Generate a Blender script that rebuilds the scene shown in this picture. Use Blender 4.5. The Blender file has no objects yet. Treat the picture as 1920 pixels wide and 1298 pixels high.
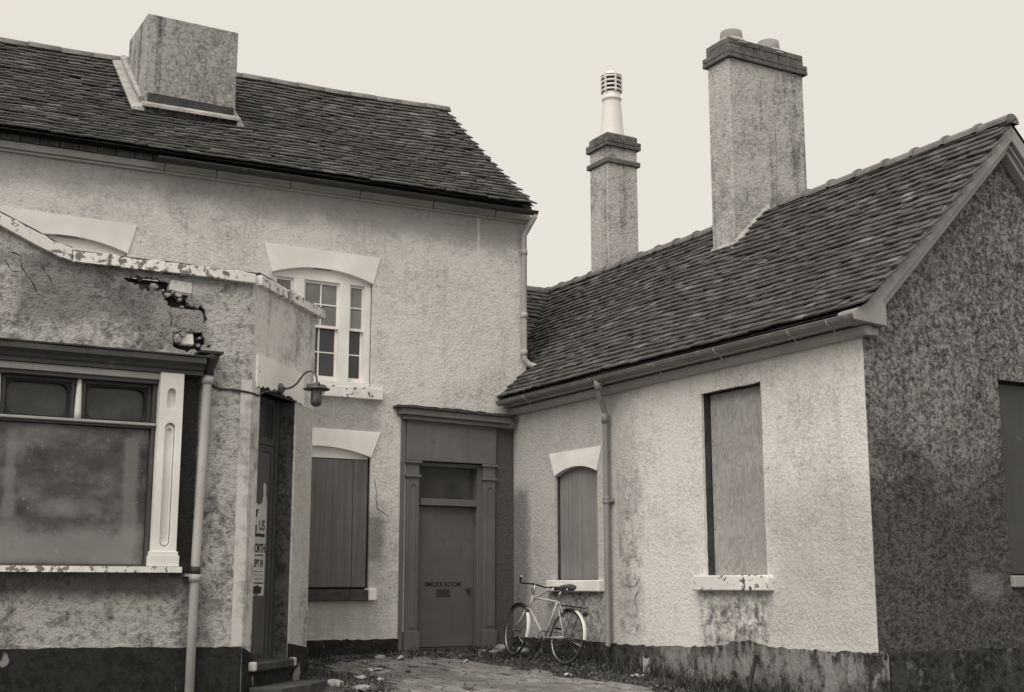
import bpy, bmesh, math, random
from mathutils import Vector, Matrix
from mathutils.geometry import tessellate_polygon
random.seed(7)
R = math.radians
scn = bpy.context.scene
COL = scn.collection

# ------------------------------------------------------------------ camera, sky, sun, exposure
CAM = Vector((-9.142, -15.853, 0.87))
YAW, TILT, FPX = R(29.9), R(10.61), 2407.0
FWD = Vector((math.sin(YAW), math.cos(YAW), 0))
cd = bpy.data.cameras.new('camera'); cam = bpy.data.objects.new('camera', cd); COL.objects.link(cam)
cam.location = CAM
cam.rotation_euler = (R(90) + TILT, 0, -YAW)
cd.sensor_width = 36; cd.lens = 36 * FPX / 1920; cd.clip_start = .1; cd.clip_end = 500
scn.camera = cam

SUN_EL, SUN_AZ = R(49), Vector((-0.85, -0.52, 0)).normalized()
w = bpy.data.worlds.new('World'); scn.world = w; w.use_nodes = True
nt = w.node_tree; nt.nodes.clear()
sky = nt.nodes.new('ShaderNodeTexSky'); sky.sky_type = 'NISHITA'; sky.sun_disc = False
sky.sun_elevation = SUN_EL; sky.sun_rotation = math.atan2(SUN_AZ.x, SUN_AZ.y); sky.dust_density = 4
bw = nt.nodes.new('ShaderNodeRGBToBW'); nt.links.new(sky.outputs[0], bw.inputs[0])
mx = nt.nodes.new('ShaderNodeMix'); mx.data_type = 'RGBA'; mx.inputs[0].default_value = .9   # an overcast veil over the clear sky
nt.links.new(bw.outputs[0], mx.inputs[6]); mx.inputs[7].default_value = (8.35, 7.98, 7.2, 1)
bg = nt.nodes.new('ShaderNodeBackground'); bg.inputs[1].default_value = .0705
nt.links.new(mx.outputs[2], bg.inputs[0])
wo = nt.nodes.new('ShaderNodeOutputWorld'); nt.links.new(bg.outputs[0], wo.inputs[0])
sl = bpy.data.lights.new('sun', 'SUN'); sl.energy = 1.5; sl.angle = R(50); sl.color = (1, .95, .87)
so = bpy.data.objects.new('sun', sl); COL.objects.link(so)
sdir = SUN_AZ * math.cos(SUN_EL) + Vector((0, 0, math.sin(SUN_EL)))
so.rotation_euler = sdir.to_track_quat('Z', 'Y').to_euler(); so.location = (-20, -20, 30)
scn.view_settings.view_transform = 'Standard'; scn.view_settings.look = 'None'
scn.view_settings.exposure = .56; scn.view_settings.gamma = 1
scn.render.engine = 'CYCLES'

# ------------------------------------------------------------------ helpers
def g0(x, y):
    """height of the sloping yard"""
    d = (Vector((x, y, 0)) - CAM).dot(FWD)
    return -.055 * (18 - d) if d < 18 else .01 * min(d - 18, 3)
def gz(x, y):
    return g0(x, y) + .012 * math.sin(2.1 * x + .7 * y) * math.sin(1.3 * y - x) + .006 * math.sin(7 * x) * math.sin(6 * y + 1)

BASE = {}
def base_of(o):
    while o is not None:
        if o.name in BASE: return BASE[o.name]
        o = o.parent
    return Vector((0, 0, 0))
def thing(name, label, cat, loc, group=None):
    o = bpy.data.objects.new(name, None); COL.objects.link(o)
    o.location = loc; o.empty_display_size = .2
    o['label'] = label; o['category'] = cat
    if group: o['group'] = group
    BASE[o.name] = Vector(loc)
    return o

class MB:
    def __init__(s): s.v = []; s.f = []; s.sm = []
    def add(s, vs, fs, smooth=False):
        k = len(s.v); s.v += [tuple(v) for v in vs]
        s.f += [tuple(i + k for i in f) for f in fs]; s.sm += [smooth] * len(fs)
        return s
    def box(s, a, b):
        x0, x1 = sorted((a[0], b[0])); y0, y1 = sorted((a[1], b[1])); z0, z1 = sorted((a[2], b[2]))
        return s.add([(x0,y0,z0),(x1,y0,z0),(x1,y1,z0),(x0,y1,z0),(x0,y0,z1),(x1,y0,z1),(x1,y1,z1),(x0,y1,z1)],
              [(0,3,2,1),(4,5,6,7),(0,1,5,4),(1,2,6,5),(2,3,7,6),(3,0,4,7)])
    def prism(s, F, poly, d0, d1, holes=()):
        """outline in a wall's own (along, up) plane, from depth d0 to d1 (outwards), with holes"""
        loops = [list(poly)] + [list(h) for h in holes]
        flat = [p for l in loops for p in l]
        tris = tessellate_polygon([[Vector((p[0], p[1], 0)) for p in l] for l in loops])
        n = len(flat)
        vs = [F(p[0], p[1], d0) for p in flat] + [F(p[0], p[1], d1) for p in flat]
        fs = [tuple(t) for t in tris] + [tuple(i + n for i in reversed(t)) for t in tris]
        k = 0
        for l in loops:
            m = len(l)
            for i in range(m):
                a, b = k + i, k + (i + 1) % m
                fs.append((a, b, b + n, a + n))
            k += m
        return s.add(vs, fs)
    def rect(s, F, u0, u1, w0, w1, d0, d1):
        return s.prism(F, [(u0,w0),(u1,w0),(u1,w1),(u0,w1)], d0, d1)
    def tube(s, pts, r, n=10, caps=True, smooth=True):
        pts = [Vector(p) for p in pts]; m = len(pts)
        rs = r if isinstance(r, (list, tuple)) else [r] * m
        t0 = (pts[1] - pts[0]).normalized()
        up = Vector((0,0,1)) if abs(t0.z) < .9 else Vector((1,0,0))
        nx = t0.cross(up).normalized(); vs = []; fs = []
        for i, p in enumerate(pts):
            t = (pts[min(i+1,m-1)] - pts[max(i-1,0)]).normalized()
            nx = (nx - t * nx.dot(t)).normalized(); ny = t.cross(nx)
            for k in range(n):
                a = 2*math.pi*k/n
                vs.append(p + (nx*math.cos(a) + ny*math.sin(a)) * rs[i])
        for i in range(m-1):
            for k in range(n):
                fs.append((i*n+k, i*n+(k+1)%n, (i+1)*n+(k+1)%n, (i+1)*n+k))
        s.add(vs, fs, smooth)
        if caps:
            s.add(vs[:n], [tuple(reversed(range(n)))]); s.add(vs[-n:], [tuple(range(n))])
        return s
    def lathe(s, c, prof, n=20, smooth=True):
        c = Vector(c); vs = []; fs = []
        for (r, z) in prof:
            for k in range(n):
                a = 2*math.pi*k/n; vs.append(c + Vector((r*math.cos(a), r*math.sin(a), z)))
        for i in range(len(prof)-1):
            for k in range(n):
                fs.append((i*n+k, i*n+(k+1)%n, (i+1)*n+(k+1)%n, (i+1)*n+k))
        return s.add(vs, fs, smooth)
    def torus(s, c, ax, R_, r, n=40, m=8, a0=0, a1=2*math.pi):
        ax = Vector(ax).normalized(); up = Vector((0,0,1)); e1 = up.cross(ax).normalized(); e2 = ax.cross(e1)
        full = abs(a1 - a0 - 2*math.pi) < 1e-6
        pts = [Vector(c) + (e1*math.cos(a0+(a1-a0)*i/n) + e2*math.sin(a0+(a1-a0)*i/n))*R_ for i in range(n if full else n+1)]
        if full: pts += [pts[0], ]
        return s.tube(pts, r, m, caps=not full)
    def sweep(s, prof, F0, F1):
        """closed profile points mapped by two functions, joined"""
        n = len(prof); vs = [F0(*p) for p in prof] + [F1(*p) for p in prof]
        fs = [(i, (i+1)%n, (i+1)%n+n, i+n) for i in range(n)] + [tuple(reversed(range(n))), tuple(range(n, 2*n))]
        return s.add(vs, fs)
    def build(s, name, mat, parent=None, bevel=0, recalc=True):
        b = base_of(parent)
        me = bpy.data.meshes.new(name)
        me.from_pydata([(v[0]-b.x, v[1]-b.y, v[2]-b.z) for v in s.v], [], s.f)
        for p, q in zip(me.polygons, s.sm): p.use_smooth = q
        if recalc or bevel:
            bm = bmesh.new(); bm.from_mesh(me)
            bmesh.ops.remove_doubles(bm, verts=bm.verts, dist=1e-5)
            bmesh.ops.recalc_face_normals(bm, faces=bm.faces)
            if bevel:
                es = [e for e in bm.edges if len(e.link_faces) == 2 and e.calc_face_angle(0) > .6]
                bmesh.ops.bevel(bm, geom=es, offset=bevel, segments=1, profile=.5, affect='EDGES', clamp_overlap=True)
            bm.to_mesh(me); bm.free()
        if mat: me.materials.append(mat)
        o = bpy.data.objects.new(name, me); COL.objects.link(o)
        if parent: o.parent = parent
        return o
def inst(name, me, parent, M):
    o = bpy.data.objects.new(name, me); COL.objects.link(o)
    o.parent = parent
    M = M.copy(); M.translation = M.translation - base_of(parent); o.matrix_local = M
    return o
def tag(o, label, cat, group=None):
    o['label'] = label; o['category'] = cat
    if group: o['group'] = group
    return o

# face frames: (along, up, outwards) -> world
FA = lambda u, w_, d: (u, -d, w_)                    # front of the two-storey house, plane Y = 0
FB = lambda u, w_, d: (-d, u, w_)                    # long wall of the wing, plane X = 0
LC = -6.85
FC = lambda u, w_, d: (u, LC - d, w_)                # gable end of the wing
YD = -3.255
FD = lambda u, w_, d: (u, YD - d, w_)                # shop front
SQ = math.sqrt(.5); PCX = -4.97
FH = lambda u, w_, d: (PCX + SQ*(u + d), YD + SQ*(u - d), w_)   # shop's chamfered corner
def FAo(dx): return lambda u, w_, d: (u + dx, -d, w_)

# ------------------------------------------------------------------ materials
def C(v, warm=1.0):
    return (v*(1+.03*warm), v, v*(1-.035*warm), 1)
class N:
    def __init__(s, name):
        s.m = bpy.data.materials.new(name); s.m.use_nodes = True
        s.t = s.m.node_tree; s.t.nodes.clear()
        s.out = s.t.nodes.new('ShaderNodeOutputMaterial'); s.b = s.t.nodes.new('ShaderNodeBsdfPrincipled')
        s.t.links.new(s.b.outputs[0], s.out.inputs[0])
        s._pos = None
    def n(s, k): return s.t.nodes.new(k)
    def L(s, a, b):
        if isinstance(a, (int, float)): b.default_value = a
        elif isinstance(a, tuple): b.default_value = a
        else: s.t.links.new(a, b)
    def pos(s):
        if s._pos is None: s._pos = s.n('ShaderNodeNewGeometry').outputs['Position']
        return s._pos
    def scaled(s, sx, sy, sz, off=0):
        m = s.n('ShaderNodeMapping'); m.inputs['Scale'].default_value = (sx, sy, sz); m.inputs['Location'].default_value = (off, off*.7, off*1.3)
        s.L(s.pos(), m.inputs[0]); return m.outputs[0]
    def noise(s, sc, det=4, rough=.55, vec=None, dist=0):
        q = s.n('ShaderNodeTexNoise'); q.inputs['Scale'].default_value = sc; q.inputs['Detail'].default_value = det
        q.inputs['Roughness'].default_value = rough; q.inputs['Distortion'].default_value = dist
        s.L(vec if vec is not None else s.pos(), q.inputs['Vector']); return q.outputs[0]
    def voro(s, sc, vec=None, feat='F1'):
        q = s.n('ShaderNodeTexVoronoi'); q.inputs['Scale'].default_value = sc; q.feature = feat
        s.L(vec if vec is not None else s.pos(), q.inputs['Vector']); return q.outputs['Distance']
    def M(s, op, a, b=0.0, clamp=False):
        q = s.n('ShaderNodeMath'); q.operation = op; q.use_clamp = clamp
        s.L(a, q.inputs[0]); s.L(b, q.inputs[1]); return q.outputs[0]
    def ss(s, v, lo, hi):
        q = s.n('ShaderNodeMapRange'); q.interpolation_type = 'SMOOTHSTEP'
        s.L(v, q.inputs[0]); q.inputs[1].default_value = lo; q.inputs[2].default_value = hi
        if lo > hi:
            q.inputs[1].default_value = hi; q.inputs[2].default_value = lo; q.inputs[3].default_value = 1; q.inputs[4].default_value = 0
        return q.outputs[0]
    def mix(s, f, a, b):
        q = s.n('ShaderNodeMix'); q.data_type = 'RGBA'
        s.L(f, q.inputs[0]); s.L(a, q.inputs[6]); s.L(b, q.inputs[7]); return q.outputs[2]
    def ramp(s, f, stops):
        q = s.n('ShaderNodeValToRGB'); e = q.color_ramp.elements
        while len(e) < len(stops): e.new(.5)
        for i, (p, c) in enumerate(stops): e[i].position = p; e[i].color = c
        s.L(f, q.inputs[0]); return q.outputs[0]
    def xyz(s):
        q = s.n('ShaderNodeSeparateXYZ'); s.L(s.pos(), q.inputs[0]); return q.outputs
    def boxmask(s, axis, u0, u1, z0, z1, soft=.12, wob=.25, sc=4):
        """a patch with ragged edges on a wall"""
        o = s.xyz(); nz = s.M('MULTIPLY', s.M('SUBTRACT', s.noise(sc, 5, .65), .5), wob*2)
        u = s.M('ADD', o[axis], nz); z = s.M('ADD', o[2], nz)
        m = s.M('MULTIPLY', s.ss(u, u0-soft, u0+soft), s.ss(u, u1+soft, u1-soft))
        m = s.M('MULTIPLY', m, s.ss(z, z0-soft, z0+soft))
        return s.M('MULTIPLY', m, s.ss(z, z1+soft, z1-soft))
    def bump(s, h, strength=.5, dist=.01):
        q = s.n('ShaderNodeBump'); q.inputs['Strength'].default_value = strength; q.inputs['Distance'].default_value = dist
        s.L(h, q.inputs['Height']); s.L(q.outputs[0], s.b.inputs['Normal'])
    def done(s, col, rough=.9, spec=.3):
        s.L(col, s.b.inputs['Base Color']); s.L(rough, s.b.inputs['Roughness'])
        s.b.inputs['Specular IOR Level'].default_value = spec; return s.m

def roughcast(name, lo, mid, hi, big=.9, grain=16, bump=.6, dist=.03, stains_and_shade=(), streaks=.35, big_amt=.5, pits=0, con=1.0, peb=0):
    """lime-washed roughcast: coarse grit relief, weather mottling, rain streaks and stains with some eaves shade put into the colour"""
    a = N(name)
    fine = a.noise(grain*1.5, 5, .68); worm = a.noise(grain*.6, 6, .7, dist=.25)
    mot = a.noise(big, 5, .6, dist=.4); mid_n = a.noise(big*4.2, 5, .65)
    st = a.noise(1, 5, .6, vec=a.scaled(5, 5, .35))
    f = a.M('ADD', a.M('MULTIPLY', fine, .55), a.M('MULTIPLY', worm, .45))
    f = a.M('ADD', a.M('MULTIPLY', f, 1-.35*big_amt), a.M('MULTIPLY', mot, .55*big_amt))
    f = a.M('ADD', f, a.M('MULTIPLY', a.M('SUBTRACT', mid_n, .5), .35*big_amt))
    f = a.M('SUBTRACT', f, a.M('MULTIPLY', a.ss(st, .5, .72), .12*streaks))
    f = a.M('ADD', a.M('MULTIPLY', a.M('SUBTRACT', f, .5), con), .5)
    c = a.ramp(f, [(.385, C(lo)), (.5, C(mid)), (.6, C(hi))])
    if pits:
        pv = a.ss(a.noise(grain*.8, 3, .6, vec=a.scaled(1,1,1,9.3)), .34, .27)
        c = a.mix(a.M('MULTIPLY', pv, pits), c, C(lo*.35))
    for (fn, col) in stains_and_shade:
        c = a.mix(fn(a), c, col)
    h = a.M('ADD', a.M('MULTIPLY', fine, .9), a.M('MULTIPLY', worm, .7))
    if peb: h = a.M('ADD', h, a.M('MULTIPLY', a.M('SUBTRACT', 1.0, a.voro(grain*2.1, vec=a.scaled(1, 1, 1.3))), peb))
    a.bump(h, bump, dist)
    return a.done(c, .95, .15)

def painted(name, v, wear=.3, dark=.08, rough=.55, sc=9, streak=True):
    a = N(name)
    n1 = a.noise(sc, 6, .65); n2 = a.noise(1.3, 4, .6); n3 = a.noise(1, 4, .6, vec=a.scaled(14, 14, .8))
    c = a.mix(a.ss(n2, .35, .7), C(v*.86), C(v*1.06))
    if streak: c = a.mix(a.M('MULTIPLY', a.ss(n3, .5, .75), .35), c, C(v*.62))
    chip = a.ss(a.M('ADD', a.M('MULTIPLY', n1, .7), a.M('MULTIPLY', n2, .3)), .64-.14*wear, .66-.14*wear)
    c = a.mix(a.M('MULTIPLY', chip, min(1, wear*2.2)), c, C(dark))
    a.bump(a.M('ADD', a.M('MULTIPLY', n1, .3), a.M('SUBTRACT', 1.0, chip)), .35, .004)
    return a.done(c, rough, .35)

def boards(name, v0, v1, axis, plywood=False):
    a = N(name)
    sc = [9, 9, 9]; sc[2] = .55
    if plywood:
        o = a.noise(1, 2.5, .5, vec=a.scaled(6, 6, 2.2), dist=1.2)
        rings = a.M('SINE', a.M('MULTIPLY', o, 62))
        k = a.M('ADD', a.M('MULTIPLY', rings, .22), .5)
        k = a.M('ADD', a.M('MULTIPLY', k, .6), a.M('MULTIPLY', a.noise(2.2, 5, .6), .45))
        k = a.M('ADD', k, a.M('MULTIPLY', a.M('SUBTRACT', a.noise(1, 4, .6, vec=a.scaled(60, 60, 2)), .5), .3))
        c = a.ramp(k, [(.15, C(v0)), (.5, C((v0+v1)/2)), (.9, C(v1))])
    else:
        g = a.noise(1, 5, .6, vec=a.scaled(22, 22, .5)); g2 = a.noise(1.6, 4, .6)
        k = a.M('ADD', a.M('MULTIPLY', g, .55), a.M('MULTIPLY', g2, .45))
        c = a.ramp(k, [(.32, C(v0)), (.68, C(v1))])
    a.bump(a.noise(1, 4, .6, vec=a.scaled(60, 60, 2)), .25, .003)
    return a.done(c, .75, .25)

def simple(name, v, var=.3, sc=12, rough=.8, bump=.3, dist=.004, warm=1, spec=.3):
    a = N(name)
    n1 = a.noise(sc, 5, .65); n2 = a.noise(sc*.17, 4, .6)
    k = a.M('ADD', a.M('MULTIPLY', n1, .5), a.M('MULTIPLY', n2, .5))
    c = a.ramp(k, [(.33, C(v*(1-var), warm)), (.67, C(v*(1+var), warm))])
    a.bump(n1, bump, dist)
    return a.done(c, rough, spec)

def tile_mat(name, island):
    a = N(name)
    if island: rnd = a.n('ShaderNodeNewGeometry').outputs['Random Per Island']
    else: rnd = a.n('ShaderNodeObjectInfo').outputs['Random']
    base = a.ramp(rnd, [(0, C(.05, 1.4)), (.3, C(.072, 1.4)), (.8, C(.095, 1.2)), (.97, C(.13, 1.1)), (1, C(.2))])
    patch = a.noise(.9, 4, .6); n1 = a.noise(24, 5, .65)
    c = a.mix(a.M('MULTIPLY', a.ss(patch, .42, .68), .4), base, C(.06, 1.3))
    c = a.mix(a.M('MULTIPLY', a.ss(n1, .54, .72), .25), c, C(.2))
    a.bump(n1, .4, .004)
    return a.done(c, .75, .3)

PLINTH_DRIPS = lambda a: a.M('MULTIPLY', a.boxmask(0, -9, -4.9, .28, .34, .03, .05, 6), .6)
M = {}
M['house'] = roughcast('cream_roughcast', .34, .59, .74, big=1.1, grain=17, bump=.7, dist=.032, streaks=.4, big_amt=.7, con=1.0, stains_and_shade=[
    (lambda a: a.boxmask(0, -.36, .1, -.2, 3.1, .03, .03, 5), C(.105)),  # dark strip between the door surround and the wing
    (lambda a: a.M('MULTIPLY', a.boxmask(0, -3.4, -2.1, 2.85, 3.3, .1, .2), .5), C(.2)),  # darker band below the upper window sill
    (lambda a: a.M('MULTIPLY', a.boxmask(0, -3.1, -2.15, .25, .7, .05, .15), a.ss(a.noise(1, 4, .6, vec=a.scaled(7, 7, .7)), .42, .56)), C(.62)),
    (lambda a: a.M('MULTIPLY', a.boxmask(0, -2.25, -2.0, 1.2, 1.8, .08, .1), .75), C(.17)),
    (lambda a: a.M('MULTIPLY', a.boxmask(0, -9, .3, 5.7, 6.3, .18, .3, 2.5), .55), C(.2)),  # part grime, part shade of the eaves put into the colour
    (lambda a: a.M('MULTIPLY', a.boxmask(0, -3.4, -2.0, .2, 1.9, .2, .35), .5), C(.26)),
    (lambda a: a.M('MULTIPLY', a.boxmask(0, -.6, -.57, 5.55, 6.2, .012, .012, 9), .7), C(.78)),
    ])
M['wing'] = roughcast('white_roughcast', .42, .67, .82, big=.9, grain=18, bump=.75, dist=.034, streaks=.35, big_amt=.65, con=1.1, stains_and_shade=[
    (lambda a: a.M('MULTIPLY', a.boxmask(1, -2.9, .3, -.1, 3.6, .3, .5, 2.2), .55), C(.36)),  # duller toward the inner corner
    (lambda a: a.M('MULTIPLY', a.boxmask(1, -.42, .5, -.2, 2.2, .12, .2), .75), C(.16)),  # darkest low down beside the inner corner
    (lambda a: a.M('MULTIPLY', a.boxmask(1, -5.35, -4.2, .2, .8, .1, .2), a.ss(a.noise(9, 6, .7), .34, .68)), C(.14)),
    (lambda a: a.M('MULTIPLY', a.boxmask(1, -2.3, -.9, .1, .85, .08, .2), a.ss(a.noise(12, 6, .7), .36, .68)), C(.17)),  # darker mottling below the arched window's sill
    (lambda a: a.M('MULTIPLY', a.boxmask(1, -3.05, -2.62, .3, 2.2, .1, .2), a.ss(a.noise(7, 6, .7), .38, .72)), C(.26)),
    (lambda a: a.M('MULTIPLY', a.boxmask(1, -7, -5.3, .25, 1.9, .3, .4, 2), .45), C(.42)),
    ])
M['gable'] = roughcast('weathered_roughcast', .08, .25, .54, big=.5, grain=17, bump=1.0, dist=.1, streaks=.2, big_amt=.2, pits=.35, con=1.25, stains_and_shade=[
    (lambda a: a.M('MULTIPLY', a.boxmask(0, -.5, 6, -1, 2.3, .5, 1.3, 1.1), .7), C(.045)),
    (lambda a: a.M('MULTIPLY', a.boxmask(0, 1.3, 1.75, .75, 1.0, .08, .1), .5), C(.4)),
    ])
M['shop'] = roughcast('grey_roughcast', .12, .38, .66, big=1.2, grain=13, bump=1.0, dist=.075, streaks=.5, big_amt=.6, pits=.45, con=1.3, stains_and_shade=[
    (lambda a: a.boxmask(0, -5.72, -5.5, .95, 3.0, .025, .02, 8), C(.055)),  # dark strip between pilaster and rainwater pipe
    (lambda a: a.M('MULTIPLY', a.boxmask(0, -9, -5.6, .78, 1.06, .07, .16, 2.5), .75), C(.1)),  # darker band below the shop sill
    (lambda a: a.M('MULTIPLY', a.boxmask(0, -7.35, -6.0, 3.4, 3.9, .12, .35, 2.2), .6), C(.13)),
    (lambda a: a.M('MULTIPLY', a.boxmask(0, -6.1, -5.45, 3.2, 3.75, .06, .2, 5), .45), C(.13)),
    (lambda a: a.M('MULTIPLY', a.boxmask(0, -9, -5.0, 3.87, 4.0, .03, .06, 4), .4), C(.12)),  # darker line below the coping
    (lambda a: a.M('MULTIPLY', a.boxmask(0, -5.6, -5.3, .3, .9, .06, .12), .45), C(.14)),
    ])
M['chamfer'] = roughcast('smooth_render', .28, .53, .7, big=1.3, grain=12, bump=.5, dist=.02, streaks=1.0, big_amt=.7)
M['quoin'] = roughcast('worn_cream_paint', .24, .44, .6, big=1.6, grain=9, bump=.3, dist=.012, streaks=1.6, big_amt=.9)
M['stack'] = roughcast('chimney_render', .17, .36, .54, big=1.3, grain=15, bump=.8, dist=.045, streaks=1.2, big_amt=.7, pits=.3)
M['stack_left'] = roughcast('stained_chimney_render', .12, .25, .42, big=1.4, grain=16, bump=.5, dist=.025, streaks=2.2, big_amt=.45)
M['core'] = simple('old_brickwork', .06, .5, 14, .95, .6, .02)
M['white'] = painted('white_paint', .84, wear=.0, dark=.4, rough=.55, streak=False)
M['lintel'] = painted('white_masonry_paint', .88, wear=.03, dark=.4, rough=.8, streak=False)
M['white_worn'] = painted('flaking_white_paint', .84, wear=.62, dark=.12, sc=11)
M['coping'] = painted('flaking_white_coping_paint', .86, wear=.85, dark=.2, sc=15)
M['grey_paint'] = painted('stone_grey_paint', .36, wear=.05, dark=.15, sc=7)
M['pale_board'] = painted('pale_grey_board_paint', .42, wear=.1, dark=.15, sc=7)
M['door_paint'] = painted('dull_brown_green_paint', .13, wear=.26, dark=.085, sc=5)
M['frieze_paint'] = painted('dull_surround_paint', .15, wear=.2, dark=.085, sc=5)
M['shop_paint'] = painted('dark_shopfront_paint', .075, wear=.25, dark=.14, sc=8)
M['dark_wood'] = simple('dark_wood', .03, .4, 10, .7)
M['black_door'] = painted('old_grey_door_paint', .1, wear=.15, dark=.16, sc=4)
M['plinth'] = roughcast('black_plinth_paint', .012, .02, .036, big=2, grain=12, bump=.5, dist=.02, stains_and_shade=[
    (lambda a: a.M('MULTIPLY', a.ss(a.noise(2.6, 3, .55, vec=a.scaled(1.3,1.3,1,3.1)), .63, .665), .85), C(.3))])
M['reveal'] = roughcast('dirty_reveal_paint', .03, .06, .12, big=2, grain=12, bump=.6, dist=.03)
M['plinth_flaked'] = roughcast('flaking_plinth', .012, .026, .07, big=2, grain=10, bump=.7, dist=.03, stains_and_shade=[
    (lambda a: a.M('MULTIPLY', a.boxmask(1, -8, -3.3, -.5, .5, .5, .5, 2), a.ss(a.noise(1, 6, .7, vec=a.scaled(7, 7, 3)), .49, .57)), C(.27)),
    (lambda a: a.M('MULTIPLY', a.M('MULTIPLY', a.boxmask(1, -6.6, -3.4, -.22, .22, .15, .5, 2.6), a.ss(a.noise(4.5, 6, .68, vec=a.scaled(1,1,1,8)), .36, .56)), .8), C(.27)),
    (lambda a: a.M('MULTIPLY', a.ss(a.noise(5, 6, .7, vec=a.scaled(1,1,1,5)), .56, .66), .6), C(.26))])
M['plinth_gable'] = roughcast('stained_gable_plinth', .012, .026, .06, big=2, grain=10, bump=.7, dist=.03, stains_and_shade=[
    (lambda a: a.M('MULTIPLY', a.ss(a.noise(3, 6, .72, vec=a.scaled(1,1,1,2)), .54, .66), .6), C(.2))])
M['dark_board'] = boards('dark_painted_boards', .105, .185, 0)
M['mid_board'] = boards('weathered_boards', .17, .3, 0)
M['plywood'] = boards('plywood_sheet', .17, .5, 1, True)
a = N('dirty_dark_hardboard')
k = a.M('ADD', a.M('MULTIPLY', a.noise(1.7, 6, .62), .62), a.M('MULTIPLY', a.noise(1, 4, .6, vec=a.scaled(2.5, 1, 4.5)), .38))
c = a.ramp(k, [(.36, C(.03)), (.5, C(.085)), (.66, C(.22))])
c = a.mix(a.M('MULTIPLY', a.boxmask(0, -9, -6.0, 1.05, 1.42, .1, .2, 2), .6), c, C(.3))
c = a.mix(a.M('MULTIPLY', a.boxmask(0, -6.22, -6.08, 1.3, 2.3, .03, .08, 3), .5), c, C(.26))
c = a.mix(a.M('MULTIPLY', a.boxmask(0, -7.3, -7.2, 1.5, 2.3, .03, .08, 3), .5), c, C(.26))
c = a.mix(a.M('MULTIPLY', a.ss(a.noise(22, 5, .65), .62, .68), .4), c, C(.4))
a.bump(a.noise(30, 3), .1, .002); M['hardboard'] = a.done(c, .6, .3)
M['tile'] = tile_mat('clay_tile', False); M['tiles'] = tile_mat('clay_tiles', True)
M['ridge'] = simple('ridge_tile_clay', .17, .4, 14, .85, .4, .006)
M['deck'] = simple('roof_underside', .03, .3, 8, .9)
M['brick'] = simple('sooty_brick', .13, .6, 9, .9, .6, .012)
M['mortar'] = simple('lime_mortar', .38, .35, 14, .95, .7, .015)
M['lead'] = simple('pale_flashing', .4, .5, 5, .7, .4, .01)
M['gutter'] = simple('grey_gutter_paint', .17, .35, 6, .5, .2, .003, spec=.5)
M['gutter_dark'] = simple('dark_gutter_paint', .03, .4, 6, .5, .2, .003, spec=.5)
M['pipe'] = painted('cream_pipe_paint', .46, wear=.12, dark=.09, sc=7)
M['pipe_wing'] = painted('stone_pipe_paint', .24, wear=.12, dark=.09, sc=7)
M['iron'] = simple('rusty_iron', .05, .4, 30, .6, .3, .003)
M['lamp_iron'] = simple('painted_lamp_iron', .075, .4, 30, .45, .2, .002, spec=.5)
M['pot'] = simple('clay_chimney_pot', .26, .25, 9, .8, .3, .005)
M['pot_white'] = simple('white_glazed_pot', .72, .06, 6, .45, .1, .002)
a = N('window_glass'); n1 = a.noise(3, 4); c = a.ramp(n1, [(.35, C(.03)), (.7, C(.06))]); a.bump(a.noise(1.5, 2), .06, .02)
M['glass'] = a.done(c, .1, .5)
a = N('pale_window_glass'); n1 = a.noise(3, 4); c = a.ramp(n1, [(.35, C(.15)), (.7, C(.24))]); a.bump(a.noise(1.5, 2), .06, .02)  # paler grey glass for the upper sashes
M['glass_pale'] = a.done(c, .12, .5)
a = N('dull_glass'); n1 = a.noise(4, 4); c = a.ramp(n1, [(.35, C(.035)), (.7, C(.07))]); M['glass_dull'] = a.done(c, .3, .45)
a = N('lamp_glass'); n1 = a.noise(20, 3); c = a.ramp(n1, [(.35, C(.12)), (.7, C(.25))]); a.b.inputs['Transmission Weight'].default_value = .45
M['lamp_glass'] = a.done(c, .2, .5)
M['rubber'] = simple('tyre_rubber', .03, .3, 20, .8)
M['chrome'] = simple('dull_chrome', .5, .25, 25, .3, .1, .001); M['chrome'].node_tree.nodes['Principled BSDF'].inputs['Metallic'].default_value = .85
M['bike_paint'] = simple('pale_bicycle_enamel', .5, .2, 20, .4, .1, .001, spec=.5)
M['bike_white'] = simple('white_bicycle_enamel', .75, .08, 20, .4, .1, .001, spec=.5)
M['bike_black'] = simple('black_bicycle_enamel', .025, .3, 20, .4, .1, .001, spec=.5)
M['leather'] = simple('worn_saddle_leather', .12, .4, 20, .45, .3, .002)
M['paper'] = simple('wet_white_paper', .5, .15, 20, .9, .3, .004)
M['ink'] = simple('black_print', .035, .3, 20, .8)
M['sign_ink'] = simple('dark_signwriting', .025, .3, 20, .7)
M['stone'] = simple('pale_rubble_stone', .36, .4, 10, .9, .8, .02)
M['step'] = simple('worn_dark_step_stone', .07, .5, 9, .9, .6, .01)
M['paving'] = simple('paving_brick_clay', .24, .35, 7, .9, .5, .008)
def rnd_brick(name, island):
    a = N(name)
    rnd = a.n('ShaderNodeNewGeometry').outputs['Random Per Island'] if island else a.n('ShaderNodeObjectInfo').outputs['Random']
    base = a.ramp(rnd, [(0, C(.19)), (.5, C(.25)), (1, C(.31))])
    n1 = a.noise(14, 5, .65); n2 = a.noise(1.2, 5, .65)
    c = a.mix(a.M('MULTIPLY', a.ss(n2, .42, .62), .75), base, C(.13))
    c = a.mix(a.M('MULTIPLY', a.ss(n1, .52, .72), .4), c, C(.11))
    a.bump(n1, .5, .006); return a.done(c, .9, .2)
M['paver'] = rnd_brick('yard_brick', False); M['pavers'] = rnd_brick('yard_bricks', True)
a = N('earth_and_cinders'); n1 = a.noise(18, 6, .7); n2 = a.noise(1.1, 5, .6)
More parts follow.
